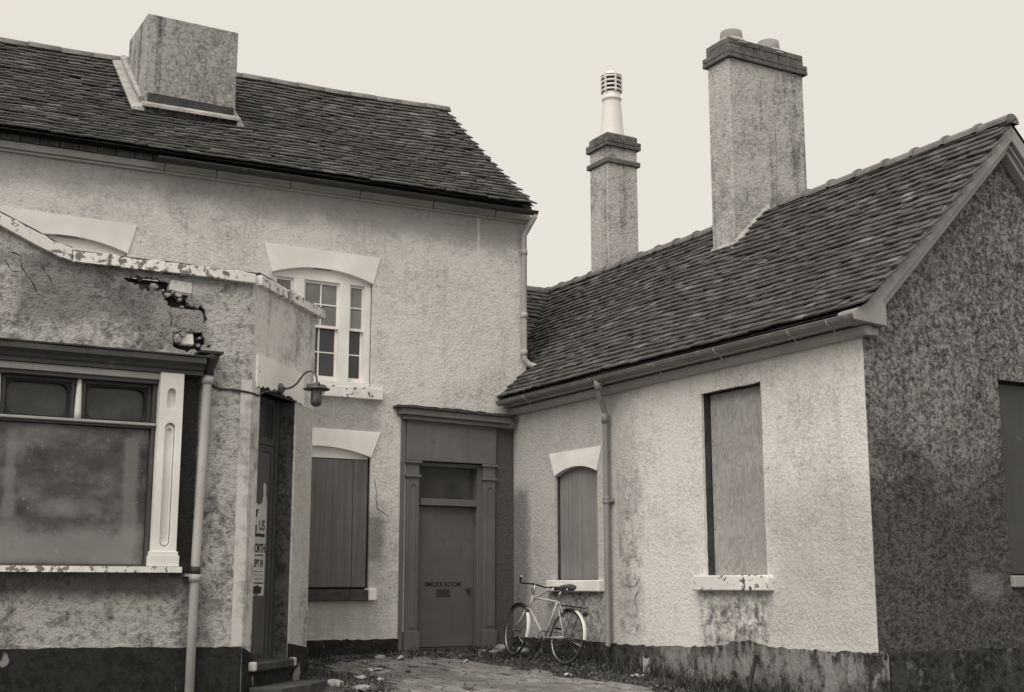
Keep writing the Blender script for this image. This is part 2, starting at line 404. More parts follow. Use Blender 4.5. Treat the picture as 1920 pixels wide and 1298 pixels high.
k = a.M('ADD', a.M('MULTIPLY', n1, .5), a.M('MULTIPLY', n2, .5))
c = a.ramp(k, [(.35, C(.035)), (.52, C(.075)), (.68, C(.17))]); a.bump(n1, .8, .03); M['earth'] = a.done(c, .95, .15)
M['grit'] = simple('cinder_grit', .11, .7, 40, .9)
a = N('weed_leaf'); rnd = a.n('ShaderNodeNewGeometry').outputs['Random Per Island']
c = a.ramp(rnd, [(0, C(.03)), (.6, C(.06)), (1, C(.12))]); M['weed'] = a.done(c, .8, .2)

# ------------------------------------------------------------------ ground and yard
mb = MB(); nx, ny = 110, 110
xs = [-60 + 0 * i for i in range(0)]
def spread(lo, hi, c0, c1, n_in, n_out):
    o = []
    for i in range(n_out): t = (i / n_out); o.append(lo + (c0 - lo) * (1 - (1 - t) ** 2))
    for i in range(n_in): o.append(c0 + (c1 - c0) * i / n_in)
    for i in range(n_out + 1): t = i / n_out; o.append(c1 + (hi - c1) * t * t)
    return o
xs = spread(-90, 90, -6, 3, 110, 14); ys = spread(-90, 90, -9, 2, 130, 14)
vs = []
for y in ys:
    for x in xs:
        inside = -6 < x < 3 and -9 < y < 2
        z = gz(x, y) if inside else g0(max(-30, min(30, x)), max(-30, min(30, y)))
        if inside:
            z += random.uniform(-.006, .006)
            # heaped dirt along the walls and a mound by the shop corner
            z += .05 * math.exp(-((x + 3.75) ** 2 + (y + 2.15) ** 2) / .22)
            z += .05 * math.exp(-((x + .3) / .22) ** 2) * (1 if -7 < y < -2.9 else 0) * (.6 + .4 * math.sin(3 * y))
            z += .03 * math.exp(-((y + .12) / .16) ** 2) * (1 if x > -3.6 else 0)
            if z - gz(x, y) < .01: z -= .02
        vs.append((x, y, z))
nxx = len(xs)
mb.add(vs, [(j*nxx+i, j*nxx+i+1, (j+1)*nxx+i+1, (j+1)*nxx+i) for j in range(len(ys)-1) for i in range(nxx-1)], True)
ground = mb.build('ground', M['earth'], None, recalc=False); ground['kind'] = 'structure'

# brick paving of the yard: bed + bricks laid in running courses
def in_poly(x, y, P):
    c = False; j = len(P) - 1
    for i in range(len(P)):
        if (P[i][1] > y) != (P[j][1] > y) and x < (P[j][0]-P[i][0]) * (y-P[i][1]) / (P[j][1]-P[i][1]) + P[i][0]: c = not c
        j = i
    return c
PAVE = [(-2.95,-.32),(-2.2,-.3),(-1.5,-.5),(-1.12,-1.3),(-1.02,-2.8),(-.86,-4.0),(-.9,-6.0),(-1.4,-9.0),(-5.2,-9.0),(-4.9,-5.2),(-3.9,-3.9),(-3.15,-3.0),(-2.95,-2.0),(-3.1,-1.2)]
mb = MB(); g = .3; cells = []
for i in range(-20, 3):
    for j in range(-32, 2):
        x, y = i*g, j*g
        if in_poly(x+g/2, y+g/2, PAVE):
            mb.add([(x,y,gz(x,y)-.006),(x+g,y,gz(x+g,y)-.006),(x+g,y+g,gz(x+g,y+g)-.006),(x,y+g,gz(x,y+g)-.006)], [(0,1,2,3)])
paving = mb.build('paving', M['earth'], None); paving['kind'] = 'structure'
pv_meshes = []
for v in range(4):
    b = MB(); lx, ly = .106, .219
    t = [random.uniform(-.003, .003) for _ in range(4)]
    a0, b0, c0 = lx/2, ly/2, .008
    b.add([(-a0,-b0,-.06),(a0,-b0,-.06),(a0,b0,-.06),(-a0,b0,-.06),
           (-a0,-b0,-.006),(a0,-b0,-.006),(a0,b0,-.006),(-a0,b0,-.006),
           (-a0+c0,-b0+c0,t[0]),(a0-c0,-b0+c0,t[1]),(a0-c0,b0-c0,t[2]),(-a0+c0,b0-c0,t[3])],
          [(0,1,5,4),(1,2,6,5),(2,3,7,6),(3,0,4,7),(4,5,9,8),(5,6,10,9),(6,7,11,10),(7,4,8,11),(8,9,10,11)])
    o = b.build('brick', M['paver'], None); pv_meshes.append(o.data); bpy.data.objects.remove(o)
cand = []
for i in range(-50, 2):
    x = -.0 + i * .114
    for j in range(-42, 2):
        y = j * .226 + (.113 if i % 2 else 0)
        if in_poly(x + random.uniform(-.1, .1), y + random.uniform(-.1, .1), PAVE) and random.random() > .03:
            p = Vector((x + random.uniform(-.004,.004), y + random.uniform(-.004,.004), gz(x, y) + .012 + random.uniform(-.007, .005)))
            d = (p - CAM).dot(FWD)
            cand.append((d, p))
vis = sorted([c for c in cand if c[0] > 13.2], key=lambda c: c[0]); rest = [c for c in cand if c[0] <= 13.2] + vis[300:]
def brick_matrix(p):
    nz = Vector((g0(p.x-.1,p.y)-g0(p.x+.1,p.y), g0(p.x,p.y-.1)-g0(p.x,p.y+.1), .2)).normalized()
    return Matrix.Translation(p) @ nz.to_track_quat('Z', 'Y').to_matrix().to_4x4() @ Matrix.Rotation(random.uniform(-.03,.03), 4, 'X') @ Matrix.Rotation(random.uniform(-.03,.03), 4, 'Y')
def brick_matrix(p):
    ex = Vector((.2, 0, g0(p.x+.1,p.y)-g0(p.x-.1,p.y))).normalized(); nz = ex.cross(Vector((0, .2, g0(p.x,p.y+.1)-g0(p.x,p.y-.1)))).normalized(); ey = nz.cross(ex)
    m = Matrix((ex, ey, nz)).transposed().to_4x4(); m.translation = p
    return m @ Matrix.Rotation(random.uniform(-.03,.03), 4, 'X') @ Matrix.Rotation(random.uniform(-.04,.04), 4, 'Y') @ Matrix.Rotation(random.uniform(-.03,.03), 4, 'Z')
for d, p in vis[:300]: inst('brick', random.choice(pv_meshes), paving, brick_matrix(p))
def join_instances(name, items, mat, parent, kind='stuff'):
    vs, fs = [], []; b = base_of(parent)
    for me, mtx in items:
        k = len(vs); vs += [tuple((mtx @ v.co) - b) for v in me.vertices]; fs += [tuple(i+k for i in p.vertices) for p in me.polygons]
    me = bpy.data.meshes.new(name); me.from_pydata(vs, [], fs); me.materials.append(mat)
    o = bpy.data.objects.new(name, me); COL.objects.link(o); o.parent = parent; o['kind'] = kind
    return o
join_instances('brick_courses', [(random.choice(pv_meshes), brick_matrix(p)) for d, p in rest], M['pavers'], paving)

# ------------------------------------------------------------------ shared pieces
def tile_meshes(mat, n=5):
    out = []
    for v in range(n):
        w_, l_, t_ = .0825, .21, .019
        cmb = random.uniform(.001, .004); j = [random.uniform(-.004, .004) for _ in range(3)]
        b = MB(); ch = random.uniform(.01,.03) if v == n-1 else .002
        # three columns across the slightly cambered tile
        X = [-w_, 0, w_]; top = [(X[i], (ch if i == 2 else 0) + j[i]*.7, t_ + (cmb if i == 1 else 0)) for i in range(3)]
        bot = [(x, y, z - t_) for x, y, z in top]
        topb = [(X[i], l_, t_*.9) for i in range(3)]; botb = [(X[i], l_, 0) for i in range(3)]
        V = top + bot + topb + botb
        F = [(0,1,7,6),(1,2,8,7),(3,10-1,10,4),(4,10,11,5),(0,3,4,1),(1,4,5,2),(0,6,9,3),(2,5,11,8),(6,7,10,9),(7,8,11,10)]
        b.add(V, F); o = b.build('tile', mat, None); out.append(o.data); bpy.data.objects.remove(o)
    return out
TILES = tile_meshes(M['tile'])

def lay_tiles(parent, P, U0, U1, rows, keep, n_single, vis_fn, gauge_lift=.030, ladder=True):
    """P(u, t) -> point on the roof plane; t from 0 (eave) to 1 (ridge)"""
    items = []
    for r in range(rows):
        t = r / rows
        u = U0 + (.082 if r % 2 else 0) + random.uniform(-.01, .01)
        while u < U1 + .04:
            uu = min(u, U1 - .05)
            if keep(uu, t):
                p = P(uu, t); eu = (P(uu + .05, t) - P(uu - .05, t)).normalized(); es = (P(uu, t + .02) - P(uu, t - .02)).normalized()
                en = eu.cross(es)
                if en.z < 0: eu = -eu; en = -en
                m = Matrix((eu, es, en)).transposed().to_4x4()
                slip = random.uniform(-.006, .006) + .007*math.sin(1.7*uu + 1.3*r) + .006*math.sin(4.1*uu + 2.1*r); lift = random.uniform(-.004, .005); rz = random.gauss(0, .012)
                if random.random() < .025: slip -= random.uniform(.02, .06); rz += random.uniform(-.08, .08)
                m.translation = p + es * slip + en * (gauge_lift + lift)
                m = m @ Matrix.Rotation(rz, 4, 'Z') @ Matrix.Rotation(-.18 + random.gauss(0, .018), 4, 'X') @ Matrix.Rotation(random.gauss(0, .03), 4, 'Y')
                if r >= rows - 1: m = m @ Matrix.Diagonal((1, .5, 1, 1))
                items.append((vis_fn(p), random.choice(TILES[:-1]) if random.random() < .9 else TILES[-1], m))
            u += .167
    items.sort(key=lambda q: q[0])
    for d, me, m in items[:n_single]: inst('tile', me, parent, m)
    join_instances('tile_courses', [(me, m) for d, me, m in items[n_single:]], M['tiles'], parent)
def in_view(p, marg=0):
    r = Vector(p) - CAM; fw = FWD*math.cos(TILT) + Vector((0,0,math.sin(TILT))); up = -FWD*math.sin(TILT) + Vector((0,0,math.cos(TILT)))
    rt = Vector((math.cos(YAW), -math.sin(YAW), 0)); d = r.dot(fw)
    px = 960 + FPX*r.dot(rt)/d; py = 649 - FPX*r.dot(up)/d
    return d if (0 < px < 1920 and 0 < py < 1298) else d + 1000

def arch(u0, u1, zs, zc, n=14):
    """segmental arch from (u0,zs) over zc to (u1,zs)"""
    w_ = abs(u1-u0)/2; h = zc-zs; rad = (w_*w_+h*h)/(2*h); cx = (u0+u1)/2; cz = zc-rad
    a = math.asin(w_/rad); s = 1 if u1 > u0 else -1
    return [(cx - s*rad*math.sin(a - 2*a*i/n), cz + rad*math.cos(a - 2*a*i/n)) for i in range(n+1)]
def lintel(F, tl, tr, ztop, bl, br, zs, zc, parent, mat, proud=.014, back=-.09):
    poly = [(tl, ztop), (tr, ztop), (br, zs)] + arch(br, bl, zs, zc)[1:-1] + [(bl, zs)]
    poly = [(p[0] + random.uniform(-.004,.004), p[1] + random.uniform(-.004,.004)) if i < 3 else p for i, p in enumerate(poly)]
    return MB().prism(F, poly, back, proud).build('lintel', mat, parent)
def strip(path, w_):
    """outline of a thin crack following a path"""
    L_, R_ = [], []
    for i, p in enumerate(path):
        a0 = path[max(i-1,0)]; b0 = path[min(i+1,len(path)-1)]
        tx, ty = b0[0]-a0[0], b0[1]-a0[1]; l = math.hypot(tx, ty); nx_, ny_ = -ty/l, tx/l
        ww = w_ * random.uniform(.5, 1.5) * (.3 if i in (0, len(path)-1) else 1)
        L_.append((p[0]+nx_*ww, p[1]+ny_*ww)); R_.append((p[0]-nx_*ww, p[1]-ny_*ww))
    return L_ + R_[::-1]
def jag(path, amp, step=.05):
    """a ragged line through the given points"""
    o = []
    for (x0, y0), (x1, y1) in zip(path, path[1:]):
        n = max(1, int(math.hypot(x1-x0, y1-y0)/step))
        for i in range(n): t = i/n; o.append((x0+(x1-x0)*t + random.uniform(-amp,amp)*.5, y0+(y1-y0)*t + random.uniform(-amp,amp)))
    return o + [path[-1]]
def rectp(u0, u1, w0, w1): return [(u0,w0),(u1,w0),(u1,w1),(u0,w1)]
def wall_skin(parent, F, outer, holes, cracks, mat, skin=.035, core=.24):
    MB().prism(F, outer, -skin, 0, list(holes) + list(cracks)).build('wall', mat, parent)
    if core: MB().prism(F, outer, -core, -skin-.002, holes).build('wall_core', M['core'], parent)

def gutter(parent, p0, p1, r, mat, out, joints=(), brackets=(), name='gutter'):
    """half-round gutter from p0 to p1 with raised joint collars (sub-parts) and brackets"""
    p0, p1 = Vector(p0), Vector(p1); ax = (p1-p0).normalized(); out = Vector(out); upv = Vector((0,0,1))
    def half(c, rr, n=9): return [c + out*rr*math.cos(math.pi + math.pi*i/n) + upv*rr*math.sin(math.pi + math.pi*i/n) for i in range(n+1)]
    b = MB(); n = 10
    def seg(a_, b_, ro, ri):
        o0 = half(a_, ro); i0 = half(a_, ri)[::-1]; o1 = half(b_, ro); i1 = half(b_, ri)[::-1]
        prof0, prof1 = o0+i0, o1+i1; m = len(prof0)
        b.add(prof0+prof1, [(i,(i+1)%m,(i+1)%m+m,i+m) for i in range(m)] + [tuple(range(m))[::-1], tuple(range(m,2*m))], False)
    seg(p0, p1, r, r-.006)
    b.tube([p0 + out*r, p1 + out*r], .007, 6)
    b.add(half(p0 + ax*.004, r-.003), [tuple(range(n))]); b.add(half(p1 - ax*.004, r-.003), [tuple(range(n))])
    g_ = b.build(name, mat, parent)
    for t in joints:
        c = p0.lerp(p1, t); b = MB(); seg(c - ax*.035, c + ax*.035, r+.008, r+.001); b.build('joint_collar', mat, g_)
    for t in brackets:
        c = p0.lerp(p1, t); b = MB(); seg(c - ax*.009, c + ax*.009, r+.006, r+.001)
        q = c - out*(r+.01)
        b.tube([c + out*(r*.2) - upv*(r+.003), c - out*r*.6 - upv*(r*1.1), q - upv*.16], .006, 5)
        b.build('gutter_bracket', M['pale_board'] if mat is M['gutter'] else mat, g_)
    return g_

# ------------------------------------------------------------------ two-storey house
house = thing('two_storey_house', 'pale roughcast two-storey house with tiled roof and white arched window heads, standing behind the shop', 'house', (-3, 0, 0))
ZE = lambda x: 6.36 + .019*(x-.14); ZR = lambda x: 8.8 + .046*(x-.3) + .02*math.sin(1.3*x)*min(1, max(0, (-x)/2))
DXL = -3.335
up_open = [(-3.68, 3.5), (-2.23, 3.5), (-2.23, 5.08), (-3.68, 5.08)]
upl_open = [(x+DXL, z) for x, z in up_open]
low_open = rectp(-3.68, -2.21, .83, 2.72)
door_open = rectp(-1.5, -.5, -.5, 2.56)
crA = strip([(-2.16, 2.29), (-2.143, 2.239), (-2.118, 2.12), (-2.123, 2.026), (-2.097, 1.885), (-2.002, 1.838), (-1.939, 1.783), (-1.922, 1.713)], .006)
outerA = [(-9.5,-.6)] + jag([(.22,-.6),(.22,6.14)], .008, .12)[:-1] + [(.22, 6.16), (-9.5, 5.98)]
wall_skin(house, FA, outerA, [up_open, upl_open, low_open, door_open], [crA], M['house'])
MB().box((.2, .03, -.6), (.218, 5.2, 6.2)).prism(lambda u, w_, d: (d, u, w_), [(.0,6.2),(5.2,6.2),(2.6,8.7)], .2, .216).build('side_wall', M['house'], house)
MB().box((-9.5, 5.0, -.6), (.2, 5.2, 6.2)).box((-9.5, .25, -.6), (-9.3, 5.0, 6.2)).build('back_wall', M['house'], house)
MB().prism(FA, [(-3.9,-.6),(-1.76,-.6)] + jag([(-1.76,.19),(-3.9,.2)], .012, .08), .001, .02).build('plinth', M['plinth'], house)
# roof
XV = .18
def PA(u, t): return Vector((u, -.30 + 2.9*t, ZE(u)*(1-t) + ZR(u)*t - .07*math.sin(math.pi*t) + .015*math.sin(1.7*u+2*t)*math.sin(math.pi*min(1,t*1.0))))
b = MB(); nu, ntt = 30, 10
for i in range(nu):
    for j in range(ntt):
        q = [PA(-9.7+(XV+9.7)*(i+di)/nu, (j+dj)/ntt) for di, dj in ((0,0),(1,0),(1,1),(0,1))]
        b.add([v - Vector((0,0,.012)) for v in q], [(0,1,2,3)])
roofA = b.build('roof', M['deck'], house)
b = MB()
b.add([(-9.7,2.6,ZR(-9.7)),(XV,2.6,ZR(XV)),(XV,5.5,6.36),(-9.7,5.5,6.2)], [(0,1,2,3)])
b.build('rear_slope', M['deck'], roofA)
lay_tiles(roofA, PA, -9.7, XV, 29, lambda u, t: not (-5.28 < u < -3.93 and .42 < t < .84), 300, in_view)
# ridge tiles
for i in range(22):
    x0 = XV + .02 - (i+1)*.45; x1 = x0 + .455; b = MB(); n = 6; lift = random.uniform(-.008, .008)
    if x0 < -5.1 and x1 > -4.1: continue
    pr = lambda x, rr: [Vector((x, 2.6 + rr*1.25*math.cos(math.pi*k/n), ZR(x) + lift - .045 + rr*math.sin(math.pi*k/n))) for k in range(n+1)]
    o, ii = pr(x0+.004, .115), pr(x1-.004, .11); m = n+1
    b.add(o+ii, [(k,k+1,k+1+m,k+m) for k in range(n)] + [tuple(range(m)), tuple(range(2*m-1, m-1, -1))], True)
    b.build('ridge_tile', M['ridge'], roofA)
MB().sweep([(-.3,0),(.6,0),(.6,.05),(-.3,.05)], lambda s_, h: (XV-.03, -.28+0*s_ + (.06 if s_ > 0 else 0), ZE(XV)-.03-h), lambda s_, h: (XV-.03+.025, 2.6 + (.0 if s_ > 0 else -.06), ZR(XV)-.05-h)).build('verge_mortar', M['mortar'], roofA)
# eaves: brick oversail, moulded board, gutter
b = MB(); pz = lambda x: 6.05 + .0194*(x+7.13)
b.prism(FA, [(-9.5, pz(-9.5)), (.25, pz(.25)), (.25, pz(.25)+.085), (-9.5, pz(-9.5)+.085)], -.03, .085)
b.prism(FA, [(-9.5, pz(-9.5)-.035), (.25, pz(.25)-.035), (.25, pz(.25)-.002), (-9.5, pz(-9.5)-.002)], -.03, .045)
b.build('eaves_board', M['pale_board'], house, bevel=.006)
em = MB(); em.box((0,0,0),(.215,.1,.075)); em_o = em.build('brick', M['brick'], None); emesh = em_o.data; bpy.data.objects.remove(em_o)
eb = MB().prism(FA, [(-9.5, pz(-9.5)+.087), (.24, pz(.24)+.087), (.24, pz(.24)+.25), (-9.5, pz(-9.5)+.25)], -.2, .04).build('eaves_course', M['core'], house)
x = -7.6
while x < .0:
    inst('brick', emesh, eb, Matrix.Translation((x, -.075 + random.uniform(-.006,.006), pz(x)+.098)) @ Matrix.Rotation(.0194, 4, 'Y').inverted()); x += .228
gutter(house, (.235, -.27, ZE(.24)-.085), (-5.32, -.27, ZE(-5.3)-.085), .058, M['gutter_dark'], (0,-1,0), joints=(.2,.36,.62,.8), brackets=(.12,.3,.5,.68,.86,.98))
# chimney of the house
ch = MB().box((-5.25, .95, 6.6), (-3.97, 2.0, 8.62)).build('chimney', M['stack_left'], house, bevel=.012)
b = MB(); RA = lambda y, dz: 6.36-.185 + (y+.3)*.842 + dz
b.add([(-5.42,.86,RA(.86,.02)),(-5.25,.86,RA(.86,.02)),(-5.25,2.25,RA(2.25,.03)),(-5.42,2.25,RA(2.25,.03))] + [(-5.42,.86,RA(.86,.06)),(-5.25,.86,RA(.86,.08)),(-5.25,2.25,RA(2.25,.09)),(-5.42,2.25,RA(2.25,.06))], [(0,1,2,3),(4,5,6,7),(0,1,5,4),(1,2,6,5),(2,3,7,6),(3,0,4,7)])
b.build('flashing', M['lead'], ch)
b = MB(); b.tube([(-5.28,.93,RA(.93,.16)), (-5.28,1.6,RA(1.6,.15)), (-5.28,2.2,RA(2.2,.15))], [.035,.05,.045], 8); b.build('mortar_fillet', M['lead'], ch)
b = MB(); b.sweep([(0,0),(.14,-.06),(.14,-.02),(0,.06)], lambda y, z: (-5.28, .95-y, RA(.95,.06)+z), lambda y, z: (-3.93, .95-y, RA(.95,.09)+z)); b.build('flashing', M['lead'], ch)
MB().box((-5.2,.938,RA(.95,.1)),(-4.0,.9495,RA(.95,.25))).build('apron_upstand', M['core'], ch)
b = MB(); b.sweep([(0,0),(.12,0),(.1,.05),(0,.14)], lambda u, z: (-3.97+u, .82, RA(.82,.03)+z), lambda u, z: (-3.97+u, 1.35, RA(1.35,.03)+z)); b.build('flashing', M['lead'], ch)

def sash_window(parent, dx):
    F = FAo(dx)
    b = MB()
    for (u0, u1) in ((-3.68,-3.6),(-3.35,-3.2),(-2.69,-2.54),(-2.32,-2.23)): b.rect(F, u0, u1, 3.58, 4.92, -.14, -.055)
    b.rect(F, -3.68, -2.23, 3.5, 3.578, -.16, -.045)
    b.prism(F, [(-3.68, 4.922), (-2.23, 4.922), (-2.23, 5.0)] + arch(-2.23, -3.68, 4.96, 5.09)[1:-1] + [(-3.68, 5.0)], -.14, -.06)
    win = b.build('window', M['white'], parent, bevel=.004)
    for (u0, u1, mul) in ((-3.6,-3.35,None),(-3.2,-2.69,-2.945),(-2.54,-2.32,None)):
        for (z0, z1, d, bar, mat) in ((4.29, 4.92, -.095, 4.61, 'glass_pale'), (3.58, 4.325, -.135, 3.965, 'glass')):
            s = MB(); r = .028
            s.rect(F, u0, u0+r, z0, z1, d-.03, d); s.rect(F, u1-r, u1, z0, z1, d-.03, d)
            s.rect(F, u0+r, u1-r, z1-.03, z1, d-.03, d); s.rect(F, u0+r, u1-r, z0, z0+(.035 if d > -.1 else .065), d-.03, d)
            s.rect(F, u0+r, u1-r, bar-.008, bar+.008, d-.026, d-.003)
            if mul:
                s.rect(F, mul-.008, mul+.008, z0+.03, bar-.009, d-.026, d-.003); s.rect(F, mul-.008, mul+.008, bar+.009, z1-.03, d-.026, d-.003)
            s.build('sash', M['white'], win)
            us = [u0+r, mul, u1-r] if mul else [u0+r, u1-r]
            for k in range(len(us)-1):
                for (a_, c_) in ((z0+.03, bar), (bar, z1-.03)):
                    t = random.uniform(-.004, .004)
                    MB().prism(F, rectp(us[k], us[k+1], a_, c_), d-.024, d-.018 + t).build('pane', M[mat], win)
    MB().rect(F, -3.78, -2.08, 3.345, 3.5, -.1, .085).build('sill', M['white_worn'] if dx == 0 else M['white'], win, bevel=.008)
    lintel(F, -3.795, -2.125, 5.335, -3.68, -2.23, 4.955, 5.085, parent, M['lintel'])
sash_window(house, 0); sash_window(house, DXL)
# boarded ground-floor window
bw_ = MB().rect(FA, -3.68, -2.21, .83, 2.75, -.16, -.12).build('window', M['dark_wood'], house); bw_['label'] = 'ground floor window boarded over with dark boards'
for (u0, u1) in ((-3.66,-3.06),(-3.055,-2.435),(-2.43,-2.225)):
    MB().rect(FA, u0, u1, .86, 2.535 + random.uniform(-.006,.006), -.118, -.06 + random.uniform(-.004,.004)).build('board', M['dark_board'], bw_, bevel=.003)
MB().prism(FA, [(-3.68, 2.545),(-2.22, 2.545),(-2.22, 2.58)] + arch(-2.21, -3.68, 2.57, 2.69)[1:-1] + [(-3.68, 2.58)], -.118, -.07).build('head_board', M['lintel'], bw_)
lintel(FA, -3.79, -2.08, 2.92, -3.68, -2.21, 2.57, 2.69, house, M['lintel'])
MB().rect(FA, -3.75, -2.235, .685, .83, -.1, .07).build('sill', M['step'], bw_, bevel=.008)
MB().rect(FA, -2.232, -2.115, .69, .845, -.1, .08).build('sill_end', M['lintel'], bw_, bevel=.012)
# smoke room door and its surround
dp = MB()
DPM = M['frieze_paint']
MB().rect(FA, -1.70, -.31, 2.56, 3.12, -.05, .05).build('frieze', DPM, house, bevel=.004)
b = MB(); cpz = lambda u: 3.2 - .035*(u+1.86)/1.75
b.prism(FA, [(-1.84, cpz(-1.84)-.03),(-.1, cpz(-.1)-.03),(-.1, cpz(-.1)+.06),(-1.84, cpz(-1.84)+.06)], 0, .16)
b.prism(FA, [(-1.78, cpz(-1.78)-.09),(-.14, cpz(-.14)-.09),(-.14, cpz(-.14)-.032),(-1.78, cpz(-1.78)-.032)], 0, .12)
b.build('cornice', DPM, house, bevel=.005)
MB().prism(FA, [(-1.9, cpz(-1.9)+.062)] + [(-.06, cpz(-.06)+.062), (-.05, cpz(-.05)+.085)] + jag([(-.1, cpz(-.1)+.1),(-1.0, cpz(-1.0)+.1),(-1.9, cpz(-1.9)+.09)], .01, .09), 0, .19).build('cornice_lead', M['core'], house)
for (u0, u1) in ((-1.69,-1.505),(-.505,-.32)):
    pil = MB().rect(FA, u0, u1, -.05, 2.555, -.1, .045)
    pm = pil.build('pilaster', DPM, house, bevel=.004)
    w2 = (u0+u1)/2
    b = MB(); b.prism(FA, arch(w2-.062, w2+.062, 2.2, 2.262, 8)[::-1] + [(w2-.062, .33), (w2+.062, .33)], .046, .058,
                      [arch(w2-.045, w2+.045, 2.19, 2.235, 8)[::-1] + [(w2-.045, .35), (w2+.045, .35)]])
    b.build('panel_moulding', DPM, pm)
    MB().rect(FA, u0-.02, u1+.02, 2.33, 2.365, .0, .075).build('necking', DPM, pm, bevel=.004); MB().rect(FA, u0-.025, u1+.025, 2.52, 2.555, .0, .08).build('capital', DPM, pm, bevel=.004); MB().rect(FA, u0-.02, u1+.02, -.08, .28, .0, .07).build('pilaster_base', DPM, pm, bevel=.004)
MB().rect(FA, -1.775, -1.72, -.1, 3.1, 0, .03).build('surround_edge', DPM, house)
dframe = MB(); dframe.rect(FA, -1.50, -1.44, -.05, 2.55, -.24, -.1); dframe.rect(FA, -.56, -.5, -.05, 2.55, -.24, -.04)
dframe.rect(FA, -1.44, -.56, 1.965, 2.06, -.2, -.06); dframe.rect(FA, -1.44, -.56, 2.5, 2.555, -.2, -.06)
df = dframe.build('door_frame', DPM, house, bevel=.004)
MB().rect(FA, -1.44, -.56, 2.06, 2.5, -.19, -.17).build('fanlight', M['glass_dull'], df)
MB().rect(FA, -1.44, -.56, -.12, .055, -.3, -.02).build('threshold', M['step'], df)
door = MB().rect(FA, -1.437, -.563, .065, 1.955, -.2, -.15).build('door', M['door_paint'], house, bevel=.003)
door['label'] = 'plain flush door lettered SMOKE ROOM with a letter flap'
b = MB(); b.rect(FA, -1.14, -.925, .735, .835, -.149, -.14); lf = b.build('letter_flap', M['iron'], door, bevel=.003)
b = MB(); kc = Vector(FA(-.66, .835, -.15))
b.tube([kc, kc + Vector((0,-.03,0)), kc + Vector((0,-.035,0)), kc + Vector((0,-.055,0)), kc + Vector((0,-.07,0))], [.014,.014,.034,.036,.018], 12); b.build('knob', M['iron'], door)
def text_mesh(name, s, F, u, w_, size, d, parent, mat, xs_=1.0, align='CENTER', ext=.0012, bold=.0):
    cu = bpy.data.curves.new(name, 'FONT'); cu.body = s; cu.size = size; cu.align_x = align; cu.extrude = ext; cu.offset = bold
    o = bpy.data.objects.new(name, cu); COL.objects.link(o)
    dg = bpy.context.evaluated_depsgraph_get(); dg.update()
    me = bpy.data.meshes.new_from_object(o.evaluated_get(dg)); bpy.data.objects.remove(o)
    bs = base_of(parent)
    for v in me.vertices:
        p = Vector(F(u + v.co.x*xs_, w_ + v.co.y, d + v.co.z)); v.co = p - bs
    me.materials.clear(); me.materials.append(mat); me.name = name
    o = bpy.data.objects.new(name, me); COL.objects.link(o); o.parent = parent
    return o
text_mesh('lettering', 'SMOKE ROOM', FA, -1.035, .872, .085, -.1478, door, M['sign_ink'], 1.0, bold=.002)
# rainwater pipe at the right corner, kicking out over the wing roof
b = MB(); PX = .135
b.tube([(.2,-.27,6.25),(.2,-.27,6.2),(.17,-.14,6.06),(PX,-.075,5.95),(PX,-.075,4.12),(.2,-.1,4.03),(.3,-.2,3.98),(.36,-.26,3.985)], .042, 10)
rp = b.build('rainwater_pipe', M['pipe'], house); rp['label'] = 'upper rainwater pipe kicking out over the wing roof'
for z in (5.7, 4.75, 4.2): MB().tube([(PX,-.075,z-.04),(PX,-.075,z+.04)], .052, 10).build('pipe_collar', M['pipe'], rp)

# ------------------------------------------------------------------ single-storey wing
wing = thing('single_storey_wing', 'white roughcast single-storey wing with boarded windows and two chimneys, right of the smoke room door', 'house', (1, -3.4, 0))
w1_open = rectp(-2.14, -1.12, .95, 2.45); w2_open = jag([(-5.33,.99),(-4.3,.99)], .004, .2)[:-1] + jag([(-4.3,.99),(-4.3,3.04)], .008, .09)[:-1] + jag([(-4.3,3.04),(-5.33,3.045)], .006, .1)[:-1] + jag([(-5.33,3.045),(-5.33,.99)], .008, .09)[:-1]
crB1 = strip([(-3.043,1.11),(-2.96,.965),(-2.99,.807),(-2.91,.70),(-2.93,.6)], .012); crB2 = strip([(-2.40,.56),(-2.424,.449),(-2.37,.319)], .014)
outerB = [(-6.80,-.8),(-.004,-.8),(-.004,3.42),(-6.80,3.42)]
wall_skin(wing, FB, outerB, [w1_open, w2_open], [crB1, crB2], M['wing'], core=.24)
# ragged corner arris of limewash, then the bare gable
outerC = [(.003,-.9),(4.34,-.9),(4.34,3.42),(2.17,5.66),(.003,3.42)]
g_open = rectp(1.92, 2.95, .98, 3.01)
b = MB(); b.prism(FC, outerC, -.05, 0, [g_open]); gw = b.build('gable_wall', M['gable'], wing)
MB().prism(FC, [(.06,-.9),(4.28,-.9),(4.28,3.40),(2.17,5.58),(.06,3.40)], -.26, -.052, [g_open]).build('wall_core', M['core'], wing)
b = MB(); cp = jag([(-6.795,3.42),(-6.80,.26)], .008, .05)
b.prism(FB, [(-6.848, .26),(-6.848, 3.42)] + [(-6.8005, 3.42)] + [(-6.8005,.26)], -.05, .004)
b.build('corner_arris', M['wing'], wing)
MB().box((4.3,-6.8,-.9),(4.34,0.2,3.42)).box((.3,-.2,-.9),(.35,2.4,3.4)).build('rear_wall', M['wing'], wing)
